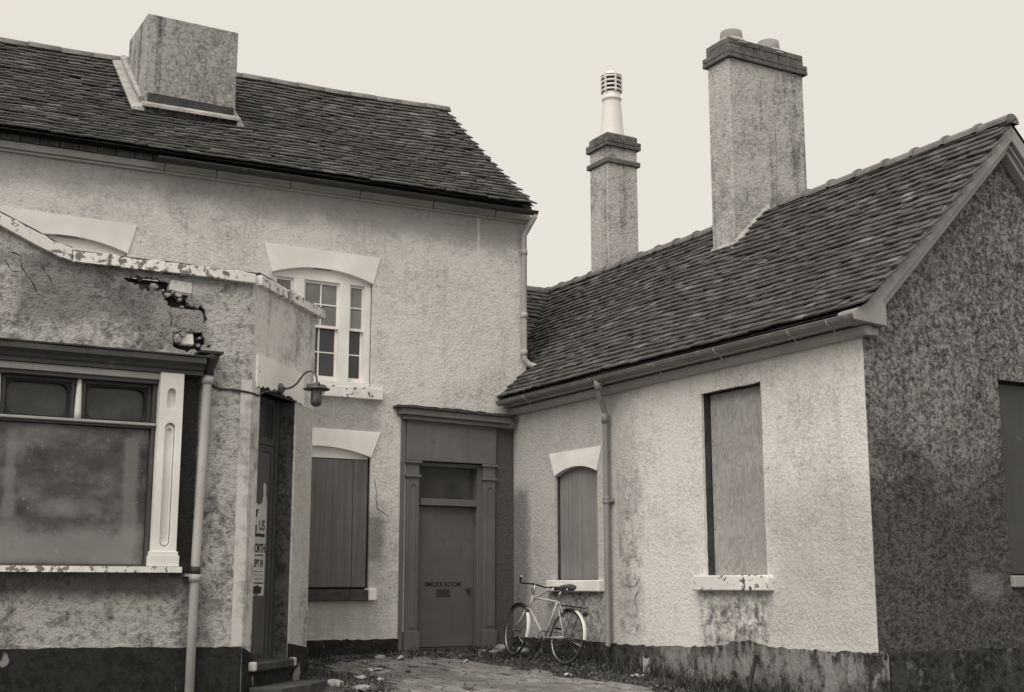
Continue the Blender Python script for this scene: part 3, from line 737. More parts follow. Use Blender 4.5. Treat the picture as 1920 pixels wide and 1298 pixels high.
# boarded arched window
win1 = MB().rect(FB, -2.14, -1.12, .95, 2.5, -.14, -.11).build('window', M['dark_wood'], wing); win1['label'] = 'arched window boarded with weathered vertical boards'
us = [-2.13, -1.66, -1.33, -1.13]
for u0, u1 in zip(us, us[1:]):
    top = [(u1-.002, 2.47), (u0+.002, 2.47)]
    MB().prism(FB, [(u0+.002,.955),(u1-.002,.955)] + top, -.109, -.075 + random.uniform(-.003,.003)).build('board', M['mid_board'], win1, bevel=.002)
lintel(FB, -2.26, -.985, 2.64, -2.14, -1.12, 2.33, 2.425, wing, M['lintel'], back=-.07)
MB().rect(FB, -2.27, -1.01, .805, .95, -.08, .09).build('sill', M['lintel'], win1, bevel=.012)
# tall window closed with a plywood sheet
win2 = MB().rect(FB, -5.36, -4.27, .96, 3.07, -.24, -.15).build('window', M['dark_wood'], wing); win2['label'] = 'tall square-headed window closed with one grainy plywood sheet'
MB().rect(FB, -5.315, -4.315, .995, 3.03, -.149, -.122).build('board', M['plywood'], win2, bevel=.002)
for u in (-5.29, -4.34):
    for z in (1.04, 1.5, 2.0, 2.5, 2.98): MB().rect(FB, u-.007, u+.007, z-.007, z+.007, -.123, -.1195).build('nail', M['iron'], win2)
MB().prism(FB, [(-5.43,.825),(-4.15,.825),(-4.15,.965),(-4.2,.99),(-5.40,.99),(-5.43,.97)], -.2, .095).build('sill', M['white_worn'], win2, bevel=.012)
# plinth with flaking paint
b = MB(); top = jag([(-.01,.185),(-1.73,.2),(-2.57,.18),(-3.28,.182),(-4.33,.22),(-4.6,.25),(-4.75,.29),(-5.0,.31),(-5.25,.265),(-5.78,.248),(-6.74,.255)], .012, .06)
b.prism(FB, [(-6.74,-.9),(-.01,-.9)] + top, .002, .018); b.build('plinth', M['plinth_flaked'], wing)
b = MB(); b.prism(FC, [(.13,-.9),(4.3,-.9)] + jag([(4.3,.27),(.13,.26)], .008, .08), .002, .025); b.build('plinth', M['plinth_gable'], wing)
b = MB(); b.prism(FC, [(-.03,-.9),(.12,-.9),(.12,.24),(.06,.275),(-.03,.25)], -.1, .03); b.build('corner_foot', M['plinth_flaked'], wing, bevel=.02)
# fallen render: raised pale patches where plaster has blown under the tall window
for (u, z, ru, rz_) in ((-5.2,.3,.09,.08),(-4.95,.4,.12,.1),(-4.72,.33,.07,.05),(-5.16,.55,.08,.08),(-4.6,.55,.09,.06)):
    MB().prism(FB, jag([(u+ru*math.cos(k*.7)*random.uniform(.75,1.25), z+rz_*math.sin(k*.7)*random.uniform(.75,1.25)) for k in range(9)], .012, .03), .001, .012).build('render_patch', M['wing'], wing)
b = MB(); b.prism(FB, [(-2.652,1.192),(-3.046,1.198),(-3.038,.964),(-2.925,.87),(-2.723,.883),(-2.647,.999)], .001, .011); b.build('mortar_repair', M['wing'], wing, bevel=.003)
b = MB(); b.prism(FB, strip([(-2.62,2.3),(-2.63,1.9),(-2.64,1.5),(-2.65,1.25)], .013), .001, .012); b.build('mortar_scar', M['mortar'], wing)
# eaves boards, gutter, pipe
b = MB()
b.prism(lambda u, w_, d: (u, d, w_), [(-.2,3.39),(.0,3.39),(.0,3.48),(-.2,3.48)], -6.9, -.02)
b.build('soffit', M['pale_board'], wing, bevel=.004)
b = MB(); b.prism(lambda u, w_, d: (u, d, w_), [(-.001,3.275),(-.07,3.275),(-.07,3.29),(-.085,3.3),(-.085,3.365),(-.001,3.365)], -6.98, -.02); b.build('eaves_board', M['pale_board'], wing)
gutter(wing, (-.27,-.06,3.45), (-.27,-7.05,3.44), .06, M['gutter'], (-1,0,0), joints=(.06,.345,.53,.66,.83,.99), brackets=(.11,.54,.7,.87,.95))
b = MB(); YP = -2.46
b.tube([(-.26,YP-.12,3.42),(-.26,YP-.12,3.33),(-.24,YP-.1,3.25),(-.13,YP-.03,3.1),(-.085,YP,3.02),(-.08,YP,2.9),(-.08,YP,.17),(-.09,YP,.14)], .037, 12)
dp_ = b.build('downpipe', M['pipe_wing'], wing)
MB().tube([(-.26,YP-.12,3.42),(-.26,YP-.12,3.29)], [.06,.046], 12).build('gutter_outlet', M['pipe_wing'], dp_); MB().tube([(-.085,YP,3.02),(-.082,YP,2.9)], .047, 12).build('pipe_collar', M['pipe_wing'], dp_)
for z in (1.93,): 
    b = MB(); b.tube([(-.08,YP,z-.045),(-.08,YP,z-.03),(-.08,YP,z-.015),(-.08,YP,z+.015),(-.08,YP,z+.03),(-.08,YP,z+.045)], [.038,.05,.044,.044,.05,.038], 12); b.box((-.06,YP-.075,z-.02),(-.001,YP+.075,z+.02)); b.build('pipe_collar', M['pipe_wing'], dp_)
# roof
XR, ZRB = 2.17, 5.84; YG = -7.06; YRR = 2.5
def PB(u, t):
    s_ = .055*math.sin(math.pi*t)*(1 + .5*math.sin(u*.8)) ; return Vector((-.25 + (XR+.25)*t, u, 3.50 + (ZRB-3.50)*t - s_ + .012*math.sin(1.9*u)*math.sin(3*t)))
b = MB(); nu, ntt = 36, 10
for i in range(nu):
    for j in range(ntt):
        q = [PB(YG+(YRR-YG)*(i+di)/nu, (j+dj)/ntt) for di, dj in ((0,0),(1,0),(1,1),(0,1))]
        c_ = (q[0]+q[2])/2
        if c_.x < .3 and c_.y > .1: continue
        b.add([v - Vector((0,0,.012)) for v in q], [(0,1,2,3)])
roofB = b.build('roof', M['deck'], wing)
b = MB(); b.add([(XR,YG,ZRB),(XR,YRR,ZRB),(4.64,YRR,3.47),(4.64,YG,3.47)], [(0,1,2,3)]); b.build('rear_slope', M['deck'], roofB)
def keepB(u, t):
    x = -.25 + (XR+.25)*t
    if u > -.02 and x < .24: return False
    if u > YRR - (XR - x)*.95: return False
    if -3.06 < u < -2.68 and x > 1.66: return False
    return True
lay_tiles(roofB, PB, YG, YRR, 29, keepB, 300, in_view, gauge_lift=.034)
# rear range roof seen past the house corner
def PC_(u, t): return Vector((u, YRR - 2.4*(1-t), ZRB - 2.35*(1-t)))
b = MB(); b.add([PC_(.24,.0), PC_(3.5,.0), PC_(3.5,1), PC_(.24,1)], [(0,1,2,3)]); rr_ = b.build('rear_roof', M['deck'], wing)
lay_tiles(rr_, PC_, .24, 2.3, 29, lambda u, t: t > .3 and u < XR - (1-t)*2.4/.95 + .1, 40, in_view)
for i in range(5):
    b = MB(); n = 6; x0 = .24 + i*.42
    pr = lambda x, rr: [Vector((x, YRR + rr*math.cos(math.pi*k/n), ZRB - .03 + rr*math.sin(math.pi*k/n))) for k in range(n+1)]
    o, ii = pr(x0+.004, .105), pr(x0+.415, .1); m = n+1
    b.add(o+ii, [(k,k+1,k+1+m,k+m) for k in range(n)] + [tuple(range(m)), tuple(range(2*m-1, m-1, -1))], True); b.build('ridge_tile', M['ridge'], rr_)
# wing ridge: half-round tiles with raised collars
y = YG - .02; k_ = 0
while y < YRR - .15:
    y1 = y + .46
    if not (y < -2.7 and y1 > -3.05):
        b = MB(); n = 8; lift = random.uniform(-.006, .006)
        pr = lambda yy, rr: [Vector((XR + rr*math.cos(math.pi*k/n), yy, ZRB - .02 + lift + rr*math.sin(math.pi*k/n))) for k in range(n+1)]
        m = n+1
        rings = [pr(y, .105), pr(y+.40, .10), pr(y+.405, .125), pr(y1-.004, .125)]
        vs = [v for r_ in rings for v in r_]; fs = [(q*m+k, q*m+k+1, (q+1)*m+k+1, (q+1)*m+k) for q in range(3) for k in range(n)] + [tuple(range(m)), tuple(range(4*m-1, 3*m-1, -1))]
        b.add(vs, fs, False); b.build('ridge_tile', M['ridge'], roofB)
    y = y1
# bargeboard, moulding, kneeler
FG = lambda u, w_, d: (u, LC - d, w_)
b = MB(); b.prism(FG, [(-.26,3.40),(-.26,3.44),(2.17,5.80),(4.60,3.44),(4.6,3.2),(4.44,3.2),(2.17,5.62),(-.08,3.44)], .16, .205); b.build('bargeboard', M['grey_paint'], wing, bevel=.004)
b = MB(); b.prism(FG, [(-.06,3.455),(2.17,5.615),(4.44,3.2),(4.3,3.2),(2.17,5.50),(.06,3.44)], .004, .12); b.build('barge_moulding', M['pale_board'], wing, bevel=.004)
b = MB(); b.prism(FG, [(-.08,3.46),(2.17,5.61),(4.46,3.2),(4.4,3.2),(2.17,5.56),(-.04,3.46)], .12, .16); b.build('barge_soffit', M['grey_paint'], wing)
b = MB(); b.prism(FG, [(-.30,3.385),(.13,3.36),(.13,3.58),(.05,3.64),(-.12,3.57),(-.30,3.48)], -.02, .208); b.build('kneeler', M['grey_paint'], wing, bevel=.006)
b = MB(); b.prism(FG, [(-.09,3.285),(.10,3.275),(.10,3.357),(-.09,3.365)], -.02, .12); b.build('kneeler_moulding', M['pale_board'], wing, bevel=.004)
# gable window at the picture's edge
gwn = MB().rect(FC, 1.92, 2.95, .98, 3.01, -.2, -.12).build('window', M['dark_wood'], wing); gwn['label'] = 'boarded gable window at the right edge'
MB().rect(FC, 1.95, 2.92, 1.0, 2.98, -.119, -.09).build('board', M['shop_paint'], gwn)
MB().rect(FC, 1.9, 3.02, .86, .98, -.1, .05).build('sill', M['grey_paint'], gwn, bevel=.01)
# big chimney
def brick_band(parent, x0, x1, y0, y1, z0, z1, rows, bl=.215):
    h = (z1-z0)/rows
    def put(cx, cy, cz, lx, ly):
        me = bpy.data.meshes.get('band_brick_%d_%d' % (round(lx*100), round(ly*100)))
        if me is None:
            o = MB().box((-.5,-.5,-.5),(.5,.5,.5)).build('brick', M['brick'], None, bevel=.03); me = o.data; bpy.data.objects.remove(o)
            me.name = 'band_brick_%d_%d' % (round(lx*100), round(ly*100))
        m = Matrix.Translation((cx + random.uniform(-.004,.004), cy + random.uniform(-.004,.004), cz)) @ Matrix.Rotation(random.uniform(-.02,.02), 4, 'Z') @ Matrix.Diagonal((lx, ly, h-.008, 1))
        inst('brick', me, parent, m)
    for r in range(rows):
        cz = z0 + h*(r+.5); off = (r % 2)*.5
        n = max(2, round((x1-x0)/bl)); L_ = (x1-x0)/n
        for yy in (y0+.05, y1-.05):
            for i in range(n + (1 if off else 0)):
                a_ = x0 + L_*max(0, i-off); c_ = x0 + L_*min(n, i+1-off)
                if c_ - a_ > .03: put((a_+c_)/2, yy, cz, c_-a_-.008, .1)
        n = max(1, round((y1-y0-.2)/bl)); L_ = (y1-y0-.2)/n
        for xx in (x0+.05, x1-.05):
            for i in range(n): put(xx, y0+.1+L_*(i+.5), cz, .1, L_-.008)
c1 = MB().box((1.6,-3.08,4.6),(2.93,-2.62,7.95)).build('chimney', M['stack'], wing, bevel=.012); c1['label'] = 'taller rendered chimney with two clay pots'
MB().box((1.6,-3.06,7.95),(2.93,-2.64,8.2)).build('cap_core', M['mortar'], c1)
brick_band(c1, 1.55, 2.98, -3.13, -2.57, 7.94, 8.075, 2); brick_band(c1, 1.59, 2.94, -3.09, -2.61, 8.078, 8.245, 2)
b = MB(); b.lathe((1.85,-2.85,8.2), [(.26,0),(.2,.09),(.17,.12)], 14); b.lathe((2.52,-2.85,8.2), [(.26,0),(.2,.08),(.17,.1)], 14); b.box((1.62,-3.05,8.2),(2.9,-2.66,8.255)); b.build('flaunching', M['mortar'], c1)
for x in (1.85, 2.52): MB().lathe((x,-2.85,8.24), [(.165,-.04),(.165,.05),(.15,.2),(.14,.2),(.14,.05)], 18).build('chimney_pot', M['pot'], c1)
b = MB()
b.sweep([(0,0),(-.05,-.04),(-.02,.03),(0,.06)], lambda u, z: (1.6+u, -3.1, 5.3+z), lambda u, z: (1.6+u, -2.6, 5.3+z))
b.sweep([(0,0),(-.05,-.03),(-.02,.03),(0,.06)], lambda u, z: (1.6, -3.08+u, 5.32+z), lambda u, z: (2.2, -3.08+u, 5.91+z))
b.build('mortar_fillet', M['stack'], c1)
# slender chimney behind the ridge
c2 = MB().box((2.1,.6,4.4),(2.69,1.12,7.98)).build('chimney', M['stack'], wing, bevel=.012); c2['label'] = 'slender chimney with a tall white louvred pot'
b = MB().box((2.06,.56,7.62),(2.73,1.16,7.70)).build('oversail_course', M['brick'], c2, bevel=.006)
brick_band(c2, 2.05, 2.74, .55, 1.17, 7.90, 8.03, 2); brick_band(c2, 2.09, 2.70, .59, 1.13, 8.033, 8.13, 1)
MB().box((2.12,.62,7.98),(2.67,1.1,8.15)).build('cap_core', M['mortar'], c2)
pc_ = (2.38,.86,8.1)
p2 = MB().lathe(pc_, [(.2,0),(.195,.1),(.165,.5),(.15,.66),(.15,.7),(.165,.71),(.165,.74),(.15,.75),(.148,.84),(.0,.84)], 20).build('chimney_pot', M['pot_white'], c2)
b = MB()
for i in range(4): b.lathe(pc_, [(.135,.88+i*.075),(.17,.85+i*.075),(.17,.885+i*.075),(.14,.905+i*.075)], 20)
b.lathe(pc_, [(.17,1.13),(.15,1.17),(.08,1.215),(.0,1.22)], 20); b.build('louvre_cowl', M['pot_white'], c2)
b = MB().lathe(pc_, [(.12,.84),(.12,1.15)], 14)
b.build('cowl_throat', M['dark_wood'], c2)
b = MB()
for k in range(6):
    a0 = k*math.pi/3 + .35; c_ = Vector(pc_) + Vector((.168*math.cos(a0), .168*math.sin(a0), 0)); b.box(c_ + Vector((-.012,-.012,.83)), c_ + Vector((.012,.012,1.16)))
b.tube([Vector(pc_)+Vector((0,0,1.21)), Vector(pc_)+Vector((0,0,1.26)), Vector(pc_)+Vector((.01,0,1.31))], [.012,.02,.004], 8); b.build('cowl_rib', M['pot_white'], c2)

# ------------------------------------------------------------------ corner shop
shop = thing('corner_shop', 'low grey roughcast shop with cracked parapet, big dark display window and a chamfered corner doorway', 'shop', (-6, -2, 0))
H1 = [(-6.318,3.876),(-6.132,3.91),(-5.961,3.885),(-5.854,3.887),(-5.838,3.775),(-5.676,3.772),(-5.671,3.662),(-5.507,3.658),(-5.468,3.529),(-5.48,3.445),(-5.53,3.56),(-5.706,3.614),(-5.868,3.63),(-5.955,3.762),(-6.157,3.782)]
H1 = jag(H1 + [H1[0]], .022, .028)[:-1]
H2 = jag([(-5.818,3.373),(-5.506,3.404),(-5.469,3.309),(-5.508,3.206),(-5.686,3.189),(-5.796,3.234),(-5.818,3.373)], .02, .03)[:-1]
cracks = [strip(jag([(-7.406,3.99),(-7.293,3.96),(-7.279,3.9),(-7.265,3.829),(-7.213,3.773),(-7.161,3.716),(-7.127,3.642),(-7.105,3.603),(-7.05,3.584)], .012, .025), .0045),
          strip(jag([(-7.105,3.907),(-7.062,3.844),(-7.018,3.775),(-6.985,3.711)], .012, .025), .004),
          strip(jag([(-7.29,3.80),(-7.346,3.805),(-7.392,3.85),(-7.43,3.91)], .012, .025), .0035),
          strip(jag([(-5.86,3.58),(-5.82,3.5),(-5.83,3.42)], .012, .025), .006)]
win_open = rectp(-8.6, -5.73, 1.03, 2.93)
topl = [(-4.99,3.955),(-6.8,3.955),(-6.95,3.98),(-7.15,4.06),(-7.49,4.21),(-7.9,4.42),(-8.2,4.5),(-9.5,4.52)]
outerD = [(-9.5,-.9),(-4.97,-.9),(-4.97,3.955)] + topl[1:]
MB().prism(FD, outerD, -.045, 0, [win_open, H1, H2] + cracks).build('wall', M['shop'], shop)
MB().prism(FD, [(-9.5,-.9),(-5.1,-.9),(-5.1,3.9),(-6.8,3.9),(-9.5,4.3)], -.3, -.13, [win_open]).build('wall_core', M['core'], shop)
# crumbling bricks and render lumps in the break
def lump(poly, d0, d1, mat, name, bevel=.012, lab=None):
    o = MB().prism(FD, [(p[0]+random.uniform(-.004,.004), p[1]+random.uniform(-.004,.004)) for p in poly], d0, d1).build(name, mat, shop, bevel=bevel)
    if lab: o['label'] = lab
lump([(-5.845,3.906),(-5.638,3.887),(-5.635,3.83),(-5.643,3.775),(-5.75,3.782),(-5.866,3.794),(-5.86,3.85)], -.12, .008, M['chamfer'], 'loose_brick', .02, 'pale loose brick under the coping')
lump([(-5.666,3.77),(-5.507,3.79),(-5.502,3.669),(-5.66,3.663)], -.12, .003, M['shop'], 'loose_brick')
lump([(-5.79,3.61),(-5.65,3.622),(-5.515,3.63),(-5.482,3.53),(-5.487,3.44),(-5.545,3.385),(-5.776,3.38),(-5.835,3.47)], -.12, .004, M['shop'], 'loose_render', .03)
lump([(-5.797,3.37),(-5.592,3.38),(-5.575,3.262),(-5.716,3.255),(-5.783,3.311)], -.12, -.02, M['lintel'], 'loose_brick', .012, 'white brick end showing in the hole')
for k in range(46):
    if k < 30: t = random.random(); u, z = (-6.3 + .85*t + random.gauss(0,.04), 3.79 - .17*max(0, t-.3) + random.gauss(0,.05))
    else: u, z = (-5.66 + random.gauss(0,.14), 3.42 + random.gauss(0,.1))
    r_ = random.uniform(.012,.04)
    lump([(u + r_*1.3*math.cos(q*1.05)*random.uniform(.6,1.2), z + r_*math.sin(q*1.05)*random.uniform(.6,1.2)) for q in range(6)], -.11, random.uniform(-.05,.012), M[random.choice(('shop','shop','core'))], 'render_crumb', .006)
for k in range(7): lump([(u, z) for u, z in rectp(-6.25+k*.1, -6.16+k*.1, 3.79-.012*k, 3.85-.012*k)], -.128, -.07 + random.uniform(-.02,.01), M['brick'], 'brick', .006)
MB().prism(FD, [(-9.5,-.9),(-4.985,-.9)] + jag([(-4.985,.285),(-6.5,.31),(-9.5,.33)], .008, .08), .002, .022).build('plinth', M['plinth'], shop)
# parapet coping boards, flaking
def cop(F, path, h, d1, name='coping', lab=None):
    up_ = [(p[0], p[1]) for p in path]; poly = up_ + [(p[0], p[1]) for p in jag([(q[0], q[1]+h) for q in path[::-1]], .011, .07)]
    o = MB().prism(F, poly, -.34, d1).build(name, M['coping'], shop, bevel=.006)
    MB().prism(F, [(p[0], p[1]+h-.004) for p in path] + [(p[0], p[1]+h+.022+random.uniform(-.012,.006)) for p in path[::-1]], -.33, d1-.03).build('coping_felt', M['core'], o)
    return o
cop(FD, [(-9.5,4.52),(-8.2,4.5),(-7.9,4.42),(-7.49,4.215),(-7.15,4.065),(-6.95,3.985),(-6.83,3.962)], .125, .065)
cop(FD, [(-6.825,3.955),(-6.5,3.958),(-6.2,3.956),(-5.93,3.958)], .105, .06)
cop(FD, [(-5.925,3.962),(-5.6,3.96),(-5.32,3.958)], .095, .068)
cop(FD, [(-5.315,3.955),(-4.99,3.955)], .105, .06)
cop(FH, [(.02,3.955),(.4,3.95),(.86,3.945)], .105, .06)
cop(FH, [(.865,3.94),(1.2,3.932),(1.66,3.925)], .1, .066)
# chamfered corner with doorway
d_open = rectp(.18, 1.05, -.9, 2.86)
MB().prism(FH, [(0,-.9),(1.54,-.9)] + jag([(1.54,-.9),(1.54,3.93)], .008, .15)[1:-1] + [(1.54,3.94),(0,3.955)], -.1, 0, []+[d_open] if False else [rectp(.18,1.05,-.85,2.86)]).build('corner_wall', M['chamfer'], shop)
MB().prism(FH, [(.02,-.9),(.15,-.9),(.15,2.9),(1.08,2.9),(1.08,-.9),(1.5,-.9),(1.5,3.9),(.02,3.9)], -.28, -.102).build('wall_core', M['core'], shop)
MB().rect(FH, 1.04, 1.052, -.5, 2.86, -.165, -.004).build('reveal', M['reveal'], shop)
for F, u0, u1 in ((FD, -5.09, -4.972), (FH, .002, .178)):
    b = MB(); b.prism(F, [(u0,.29)] + [(u1,.29),(u1,2.95)] + jag([(u1-.002,2.95),(u0,2.95)], .01, .04)[1:-1] + jag([(u0,2.95),(u0,.29)], .006, .1)[:-1], .001, .007); q = b.build('quoin_band', M['quoin'], shop)
b = MB(); b.prism(FH, rectp(1.1,1.52,.24,2.85), .001, .006); b.build('pier_render', M['wing'], shop)
for (u0, u1) in ((.0,.18),(1.05,1.56)): MB().prism(FH, [(u0,-.9),(u1,-.9),(u1,.21),(u0,.275)], .002, .02).build('plinth', M['plinth'], shop)
bot = jag([(1.23,2.88),(1.08,2.865),(.9,2.90),(.72,2.89),(.6,2.93),(.4,2.915),(.25,2.91),(.07,2.89)], .018, .04)
dl = MB().prism(FH, [(.07,3.235),(.45,3.23),(1.23,3.20)] + bot, -.06, .022).build('lintel', M['white_worn'], shop); dl['label'] = 'white painted door lintel with a rotten lower edge'
dl.data.materials[0] = painted('chipped_white_lintel', .88, wear=.16, dark=.2, sc=7)
MB().prism(FH, jag([(.19,2.86),(1.04,2.86)], .0, .2) + jag([(1.04,2.93),(.19,2.93)], .012, .05), -.12, .012).build('lintel_timber', M['dark_wood'], shop)
fr = MB(); fr.rect(FH, .88, 1.04, .02, 2.86, -.24, -.165); fr.rect(FH, .18, .88, 2.36, 2.44, -.22, -.16); fr.rect(FH, .18, .88, 2.8, 2.86, -.22, -.165)
fr.rect(FH, .925, .965, .02, 2.86, -.164, -.15)
sfr = fr.build('door_frame', M['shop_paint'], shop, bevel=.004)
MB().rect(FH, .18, .88, 2.44, 2.8, -.21, -.19).build('fanlight', M['glass_dull'], sfr)
MB().rect(FH, .15, .92, .1, .17, -.2, -.13).build('threshold', M['core'], sfr)
sdoor = MB().rect(FH, .19, .878, .17, 2.355, -.23, -.178).build('door', M['black_door'], shop, bevel=.003)
b = MB(); b.rect(FH, .85, .876, .17, 2.355, -.177, -.168); b.rect(FH, .19, .85, 2.29, 2.355, -.177, -.168); b.build('door_rail', M['shop_paint'], sdoor)
MB().tube([FH(.955, 1.28, -.165), FH(.955, 1.28, -.14), FH(.955, 1.28, -.13)], [.02,.02,.012], 8).build('bell_push', M['iron'], sfr)
# steps
st = MB().prism(lambda u, d, z: FH(u, z, d), [(.14,-.16),(1.1,-.16),(1.12,.08),(.12,.09)], .03, .125).build('step', M['step'], shop, bevel=.02)
for u in (.12, 1.06): MB().rect(FH, u-.006, u+.05, .04, .131, .0, .09).build('step_end', M['quoin'], st, bevel=.012)
MB().rect(FH, .16, 1.08, -.5, .028, -.16, .03).build('step_riser', M['plinth'], shop)
MB().prism(lambda u, d, z: FH(u, z, d), jag([(.1,.03),(1.28,.03),(1.3,.36),(.7,.42),(.08,.4)], .012, .1), -.35, -.115).build('step', M['step'], shop, bevel=.015)
# side wall, flat roof
MB().box((-4.1, -2.1, -.9), (-3.885, -.003, 3.9)).build('side_wall', M['chamfer'], shop)
b = MB(); b.add([(-9.5,-2.9,3.7),(-5.1,-2.9,3.7),(-4.1,-1.95,3.7),(-4.1,-.002,3.72),(-9.5,-.002,3.72)], [(0,1,2,3,4)]); b.build('roof', M['core'], shop)
# shopfront: window, pilaster, cornice
sw = MB()
sw.rect(FD, -8.6, -5.95, 2.82, 2.93, -.1, .09); sw.rect(FD, -8.6, -5.95, 2.38, 2.425, -.1, .06); sw.rect(FD, -5.985, -5.95, 1.03, 2.82, -.1, .05); sw.rect(FD, -8.6, -5.95, 1.03, 1.07, -.1, .05)
swo = sw.build('shop_window', M['shop_paint'], shop, bevel=.005)
MB().rect(FD, -8.6, -5.95, 2.405, 2.432, .061, .085).build('transom_nosing', M['pale_board'], swo, bevel=.006)
MB().rect(FD, -8.6, -5.74, 2.86, 2.926, .092, .115).build('fascia_board', M['grey_paint'], swo, bevel=.004)
for um in (-6.68, -7.41):
    b = MB(); n = 10; b.tube([FD(um, 2.43, .02), FD(um, 2.5, .02), FD(um, 2.62, .02), FD(um, 2.75, .02), FD(um, 2.82, .02)], [.034,.032,.03,.024,.02], 10); b.build('mullion', M['white'], swo)
def rrect(u0, u1, w0, w1, r, n=6, low=False):
    o = []
    for (cx, cz, a0) in ((u1-r,w1-r,0),(u0+r,w1-r,90),(u0+r,w0+r,180),(u1-r,w0+r,270)):
        rr = r if (a0 in (0, 90) or low) else .02
        cx = (u1-rr) if a0 in (0,270) else (u0+rr); cz = (w1-rr) if a0 in (0,90) else (w0+rr)
        for k in range(n+1): a_ = R(a0 + 90*k/n); o.append((cx+rr*math.cos(a_), cz+rr*math.sin(a_)))
    return o
for (u0, u1) in ((-8.55,-7.45),(-7.37,-6.715),(-6.645,-5.99)):
    b = MB(); b.prism(FD, rectp(u0,u1,2.43,2.815), -.07, -.02, [rrect(u0+.05,u1-.05,2.46,2.77,.09,low=True)])
    fo = b.build('top_light', M['dark_wood'], swo)
    b = MB(); b.prism(FD, rectp(u0,u1,2.43,2.815), -.019, .0, [rectp(u0+.03,u1-.03,2.445,2.79)]); fo2 = b.build('glazing_bead', M['shop_paint'], swo)
    MB().rect(FD, u0, u1, 2.43, 2.815, -.09, -.075).build('pane', M['glass_dull'], swo)
for (u0, u1) in ((-8.58,-7.5),(-7.495,-5.99)): MB().rect(FD, u0, u1, 1.075, 2.375, -.06, .01 + (.003 if u0 > -7.3 else 0)).build('display_panel', M['hardboard'], swo, bevel=.002)
sl_ = MB(); sl_.prism(lambda u, d, z: FD(u, z, d), [(-8.8,-.05),(-5.66,-.05),(-5.66,.2)] + jag([(-5.66,.205),(-8.8,.205)], .005, .06)[1:], 1.0, 1.055)
sl_.build('sill', M['coping'], swo, bevel=.006)
uc = -5.825; b = MB()
def keyhole(c_, r, z0, z1): return arch(c_-r, c_+r, z1-r, z1-.0002, 8)[::-1] + [(c_-r, z0), (c_+r, z0)]
def slot(c_, r, z0, z1, n=8):
    return [(c_+r*math.cos(math.pi*k/n), z1-r+r*math.sin(math.pi*k/n)) for k in range(n+1)] + [(c_+r*math.cos(math.pi+math.pi*k/n), z0+r+r*math.sin(math.pi+math.pi*k/n)) for k in range(n+1)]
b.prism(FD, rectp(-5.94,-5.71,1.06,2.93), .1, .15, [slot(uc,.042,2.57,2.78), slot(uc,.05,1.24,2.44)])
b.rect(FD, -5.94, -5.71, 1.06, 2.93, -.05, .098)
MB().rect(FD, -8.84, -8.61, 1.06, 2.93, -.05, .15).build('shop_pilaster', M['white'], shop, bevel=.003)
pl = b.build('shop_pilaster', M['white'], shop, bevel=.003); pl['label'] = 'white shopfront pilaster with slotted round-ended panels'
b = MB(); b.prism(FD, slot(uc,.042,1.26,2.42), .099, .125, [slot(uc,.026,1.28,2.39)]); b.rect(FD, -5.965,-5.685,1.058,1.16,-.04,.18); b.rect(FD,-5.955,-5.695,1.161,1.2,-.04,.168); b.build('pilaster_base', M['white'], pl, bevel=.006)
b = MB(); pr_ = [(0,2.93),(.14,2.93),(.14,2.965),(.165,2.98),(.18,3.01),(.215,3.03),(.235,3.04),(.235,3.09),(.22,3.10),(0,3.14)]
b.sweep(pr_, lambda d, z: FD(-8.9, z, d), lambda d, z: FD(-5.52 - (.0 if d < .2 else 0) + .12*(d/.3)*0, z, d)); co = b.build('cornice', M['shop_paint'], shop)
b = MB(); b.prism(lambda u, d, z: FD(u, z, d), jag([(-8.9,-.002),(-5.5,-.002)], 0, 1) + jag([(-5.47,.25),(-8.9,.25)], .01, .12), 3.1, 3.115); b.build('cornice_lead', M['core'], co)
# the shop's rainwater pipe
b = MB(); b.tube([FD(-5.455,3.06,.085), FD(-5.46,2.9,.085), FD(-5.50,1.0,.085), FD(-5.505,-.7,.085)], .045, 14); sp = b.build('rainwater_pipe', M['pipe'], shop); sp['label'] = 'cream rainwater pipe beside the shop window'
b = MB(); b.tube([FD(-5.45,3.17,.1),FD(-5.452,3.1,.1),FD(-5.455,3.0,.09),FD(-5.457,2.95,.085)], [.1,.09,.058,.058], 12); b.rect(FD, -5.58,-5.34,3.155,3.18,.0,.2); b.build('hopper', M['gutter_dark'], sp)
b = MB(); b.tube([FD(-5.502,.985,.085),FD(-5.504,.915,.085)], .058, 14); b.rect(FD,-5.6,-5.42,.965,.99,.0,.1); MB().tube([FD(-5.458,2.93,.085),FD(-5.46,2.86,.085)], .057, 14).build('pipe_collar', M['pipe'], sp); b.build('pipe_collar', M['pipe'], sp)
MB().tube([FD(-5.498,1.06,.085),FD(-5.501,.99,.085)], .05, 14).build('pipe_joint', M['iron'], sp)

# ------------------------------------------------------------------ lamp, cable, posters
lamp = thing('wall_lamp', 'swan-neck iron lamp with flat shade on the white lintel of the corner doorway', 'wall lamp', FH(.62, 2.96, .022))
b = MB(); q = FH(.62, 2.95, .022); nrm = Vector((SQ, -SQ, 0)); sdv = Vector((SQ, SQ, 0))
b.tube([Vector(q), Vector(q)+nrm*.018, Vector(q)+nrm*.03, Vector(q)+nrm*.05], [.062,.06,.04,.022], 16); b.build('wall_plate', M['lamp_iron'], lamp)
def LP(s_, h): return Vector(q) + nrm*s_ + Vector((0,0,h))
pts = [(.03,.0),(.09,.0),(.14,.015),(.19,.05),(.23,.1),(.265,.145),(.31,.175),(.355,.175),(.395,.15),(.415,.11),(.42,.06),(.42,.03)]
MB().tube([LP(*p) for p in pts], .011, 10).build('swan_neck', M['lamp_iron'], lamp)
lc = LP(.42, 0)
